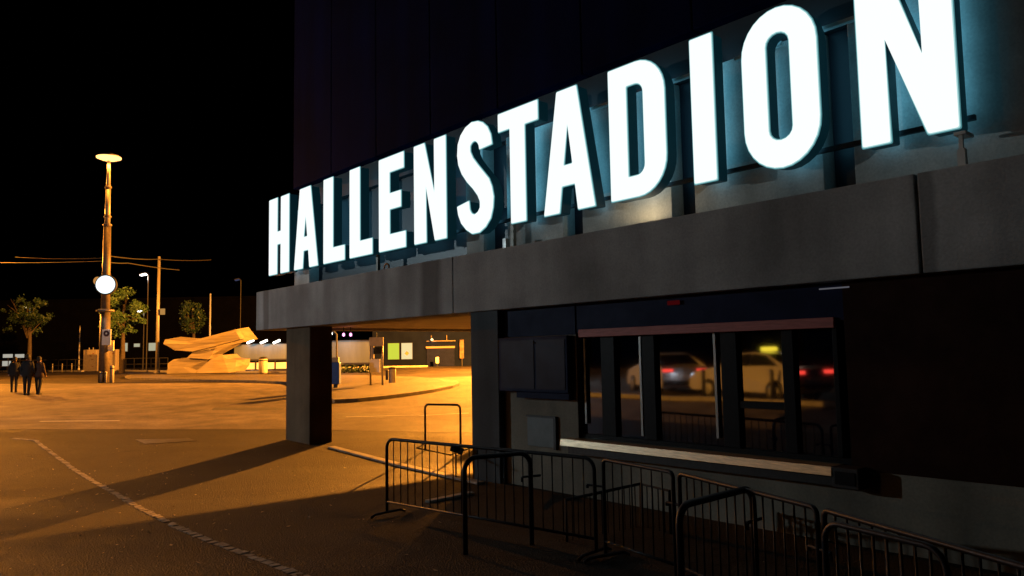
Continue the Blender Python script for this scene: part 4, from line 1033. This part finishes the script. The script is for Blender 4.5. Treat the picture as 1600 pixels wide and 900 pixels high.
person(41.5, 617.5, 1.84, .25, .5, 'tallest person in a black jacket, in the middle of the walking group', (M_CLOTH, M_CLOTH))
person(59.5, 616.5, 1.72, .15, .8, 'person in a dark brown jacket, rightmost of the walking group', (mat('brown_cloth', (.03, .014, .01), .9, var=.3, scale=12), M_CLOTH))

# ------------------------------------------------------------------ the street behind the camera, a little above the forecourt
ZS = .45
bm = B()
v = [bm.verts.new(FP(s_, d_, z_)) for s_, d_, z_ in ((60, -1.5, -.03), (-25, -1.5, -.03), (-25, -4.4, ZS), (60, -4.4, ZS), (-25, -40, ZS), (60, -40, ZS))]
bm.faces.new((v[0], v[1], v[2], v[3])); bm.faces.new((v[3], v[2], v[4], v[5]))
tag(obj('street', bm, M_ROAD), kind='structure')
# ------------------------------------------------------------------ cars waiting in the street, seen in the ticket window
def car(s_rear, d, hs, hd, label, taxi):
    """Saloon car facing along the facade; local x forward, y to the car's left."""
    p = FP(s_rear, d, ZS); h_ = V((UX * hs + MX * hd, UY * hs + MY * hd)).normalized(); Mw = Matrix(((h_.x, -h_.y, 0, p.x), (h_.y, h_.x, 0, p.y), (0, 0, 1, ZS), (0, 0, 0, 1)))
    t = thing('parked_car', label, 'car', p, 'pale cars waiting in the street')
    prof = [(0, .42), (0, .78), (.05, .95), (.55, 1.02), (1.15, 1.40), (1.7, 1.46), (2.35, 1.42), (3.15, 1.02), (4.15, .86), (4.42, .66), (4.45, .36), (4.3, .24), (.15, .24)]
    wid = [.84, .86, .84, .80, .62, .60, .60, .78, .80, .78, .80, .82, .82]
    bm = B(); L = [bm.verts.new(Mw @ V((x, w, z))) for (x, z), w in zip(prof, wid)]; R = [bm.verts.new(Mw @ V((x, -w, z))) for (x, z), w in zip(prof, wid)]
    n = len(prof)
    fl = bm.faces.new(L); fr = bm.faces.new(R[::-1])
    for i in range(n): bm.faces.new((L[i], L[(i + 1) % n], R[(i + 1) % n], R[i]))
    bmesh.ops.triangulate(bm, faces=[fl, fr])
    obj('body', bm, M_CAR, t, bevel=.05, smooth=False)
    for y in (-1, 1):
        bm = B(); a = [(.75, 1.06, .795), (1.2, 1.36, .655), (1.72, 1.41, .635), (1.72, 1.05, .79)]
        prism(bm, [Mw @ V((x, (w + .006) * y, z)) for x, z, w in a], (Mw.to_3x3() @ V((0, -.012 * y, 0)))); 
        a = [(1.78, 1.05, .79), (1.78, 1.41, .635), (2.32, 1.375, .635), (2.98, 1.05, .78)]
        prism(bm, [Mw @ V((x, (w + .006) * y, z)) for x, z, w in a], (Mw.to_3x3() @ V((0, -.012 * y, 0))))
        obj('side_window', bm, M_SCREEN, t)
    bm = B(); a = [(.58, 1.045, .66), (.58, 1.045, -.66), (1.10, 1.375, -.53), (1.10, 1.375, .53)]
    prism(bm, [Mw @ V((x - .01, y, z + .012)) for x, z, y in a], Mw.to_3x3() @ V((.01, 0, -.02))); obj('rear_window', bm, M_SCREEN, t)
    bm = B(); a = [(2.42, 1.40, .53), (2.42, 1.40, -.53), (3.10, 1.055, -.68), (3.10, 1.055, .68)]
    prism(bm, [Mw @ V((x + .01, y, z + .012)) for x, z, y in a], Mw.to_3x3() @ V((-.01, 0, -.02))); obj('windscreen', bm, M_SCREEN, t)
    for y in (-1, 1):
        if taxi: lamp('headlight_fill', Mw @ V((4.6, .58 * y, .72)), (1, .93, .8), 18, .05, 'SPOT', (Mw.to_3x3() @ Matrix.Rotation(-PI / 2 - .04, 3, 'Y') @ Matrix.Rotation(0, 3, 'Z')).to_euler(), spot=1.1)  # added spots that brighten the tail of the car ahead
        bm = B(); box(bm, -.012, .05, .42 * y if y > 0 else -.80, .80 if y > 0 else -.42, .80, .90, Mw); obj('tail_light', bm, E_TAIL, t)
        bm = B(); box(bm, 4.28, 4.43, .45 * y if y > 0 else -.72, .72 if y > 0 else -.45, .68, .78, Mw); obj('headlight', bm, E_WHITE if taxi else M_WHITE, t, bevel=.02)
        for x in (.78, 3.5):
            bm = B(); Mr = Mw @ Matrix.Translation((x, .86 * y, .31)) @ Matrix.Rotation(-PI / 2 * y, 4, 'X'); lathe(bm, [(.31, -.2), (.32, -.1), (.31, .0), (.21, .012)], 22, Mr); w_ = obj('wheel', bm, M_TYRE, t)
            bm = B(); lathe(bm, [(.2, .013), (.19, .02), (.05, .03)], 16, Mr); obj('rim', bm, M_ALU, w_)
    bm = B(); box(bm, -.03, .08, -.80, .80, .36, .50, Mw); obj('bumper', bm, M_DARKMETAL, t, bevel=.02)
    bm = B(); box(bm, -.014, .03, -.25, .25, .60, .71, Mw); obj('number_plate', bm, M_WHITE, t)
    if taxi:
        bm = B(); box(bm, 1.55, 1.75, -.28, .28, 1.47, 1.60, Mw); obj('roof_sign', bm, E_TAXI, t, bevel=.03)
    return t
car(16.55, -6.3, .84, -.54, 'pale car with lit tail lights reflected in the middle of the ticket window', False)
car(11.3, -5.4, .98, -.2, 'pale taxi with a yellow roof sign reflected at the right of the ticket window', True)
# posts along that street
for s, d, lab in ((14.6, -4.6, 'dark street post before the reflected car'), (10.2, -4.6, 'dark street post before the reflected taxi'), (12.2, -4.6, 'dark street post between the reflected car and taxi')):
    p = FP(s, d, ZS); bollard(0, 0, .95, .06, M_DARKMETAL, lab, 'posts along the street behind the camera', base=p)
# kerb of that street
stones('street_kerb', FP(30, -4.4), FP(-6, -4.4), .2, ZS + .1, 1.2)

# ------------------------------------------------------------------ unseen street lamps that light the square, some inferred, some added as fill
def street_lamp(p, hgt, arm, col, m, power, label, spot=None):
    p = V((p[0], p[1], gz(p[1]))); t = thing('street_lamp', label, 'street lamp', p)
    q = p + V((arm[0], arm[1], hgt))
    bm = B(); tube(bm, [p - V((0, 0, .1)), p + V((0, 0, hgt * .5)), p + V((0, 0, hgt - .4)), p + V((arm[0] * .4, arm[1] * .4, hgt + .05)), q + V((0, 0, .1))], .09, 10, .05); obj('pole', bm, M_POLELT, t, smooth=True)
    ang = math.atan2(arm[1], arm[0])
    Mh = Matrix.Translation(q) @ Matrix.Rotation(ang, 4, 'Z')
    bm = B(); box(bm, -.35, .35, -.15, .15, .02, .16, Mh); obj('head', bm, M_DARKMETAL, t, bevel=.04)
    bm = B(); box(bm, -.28, .28, -.12, .12, -.03, .018, Mh); obj('lens', bm, m, t)
    lamp('street_lamp_light', q - V((0, 0, .2)), col, power, .12)
street_lamp((6.0, 61), 10.2, (-1.5, 0), SODIUM, E_SODIUM, P_HIDDEN, 'sodium street lamp behind the arena lighting the road under the canopy')
street_lamp((-27.0, 17.2), 6.0, (1.0, -.6), (.72, .93, 1), E_WHITE, P_WHITE, 'unseen white street lamp added behind the camera to light the canopy beam')  # added to light the fascia, no such lamp in view

street_lamp((-24.5, 3.2), 6.0, (1.1, -.3), (1, .66, .36), emit('warm_street_lens', (1, .68, .38), 6), P_WARM, 'warm street lamp beside the cars behind the camera')
street_lamp((-42.5, 57), 11.5, (1.3, .0), SODIUM, E_SODIUM, P_LEFT, 'unseen sodium street lamp added beyond the left edge to brighten the square')  # added off-frame to even out the light on the road
street_lamp((1.8, 33), 3.7, (-.35, .1), SODIUM, E_SODIUM, P_SIDE, 'unseen short lantern added behind the arena as a fill for the island')  # hidden fill light added to brighten fronts on the island
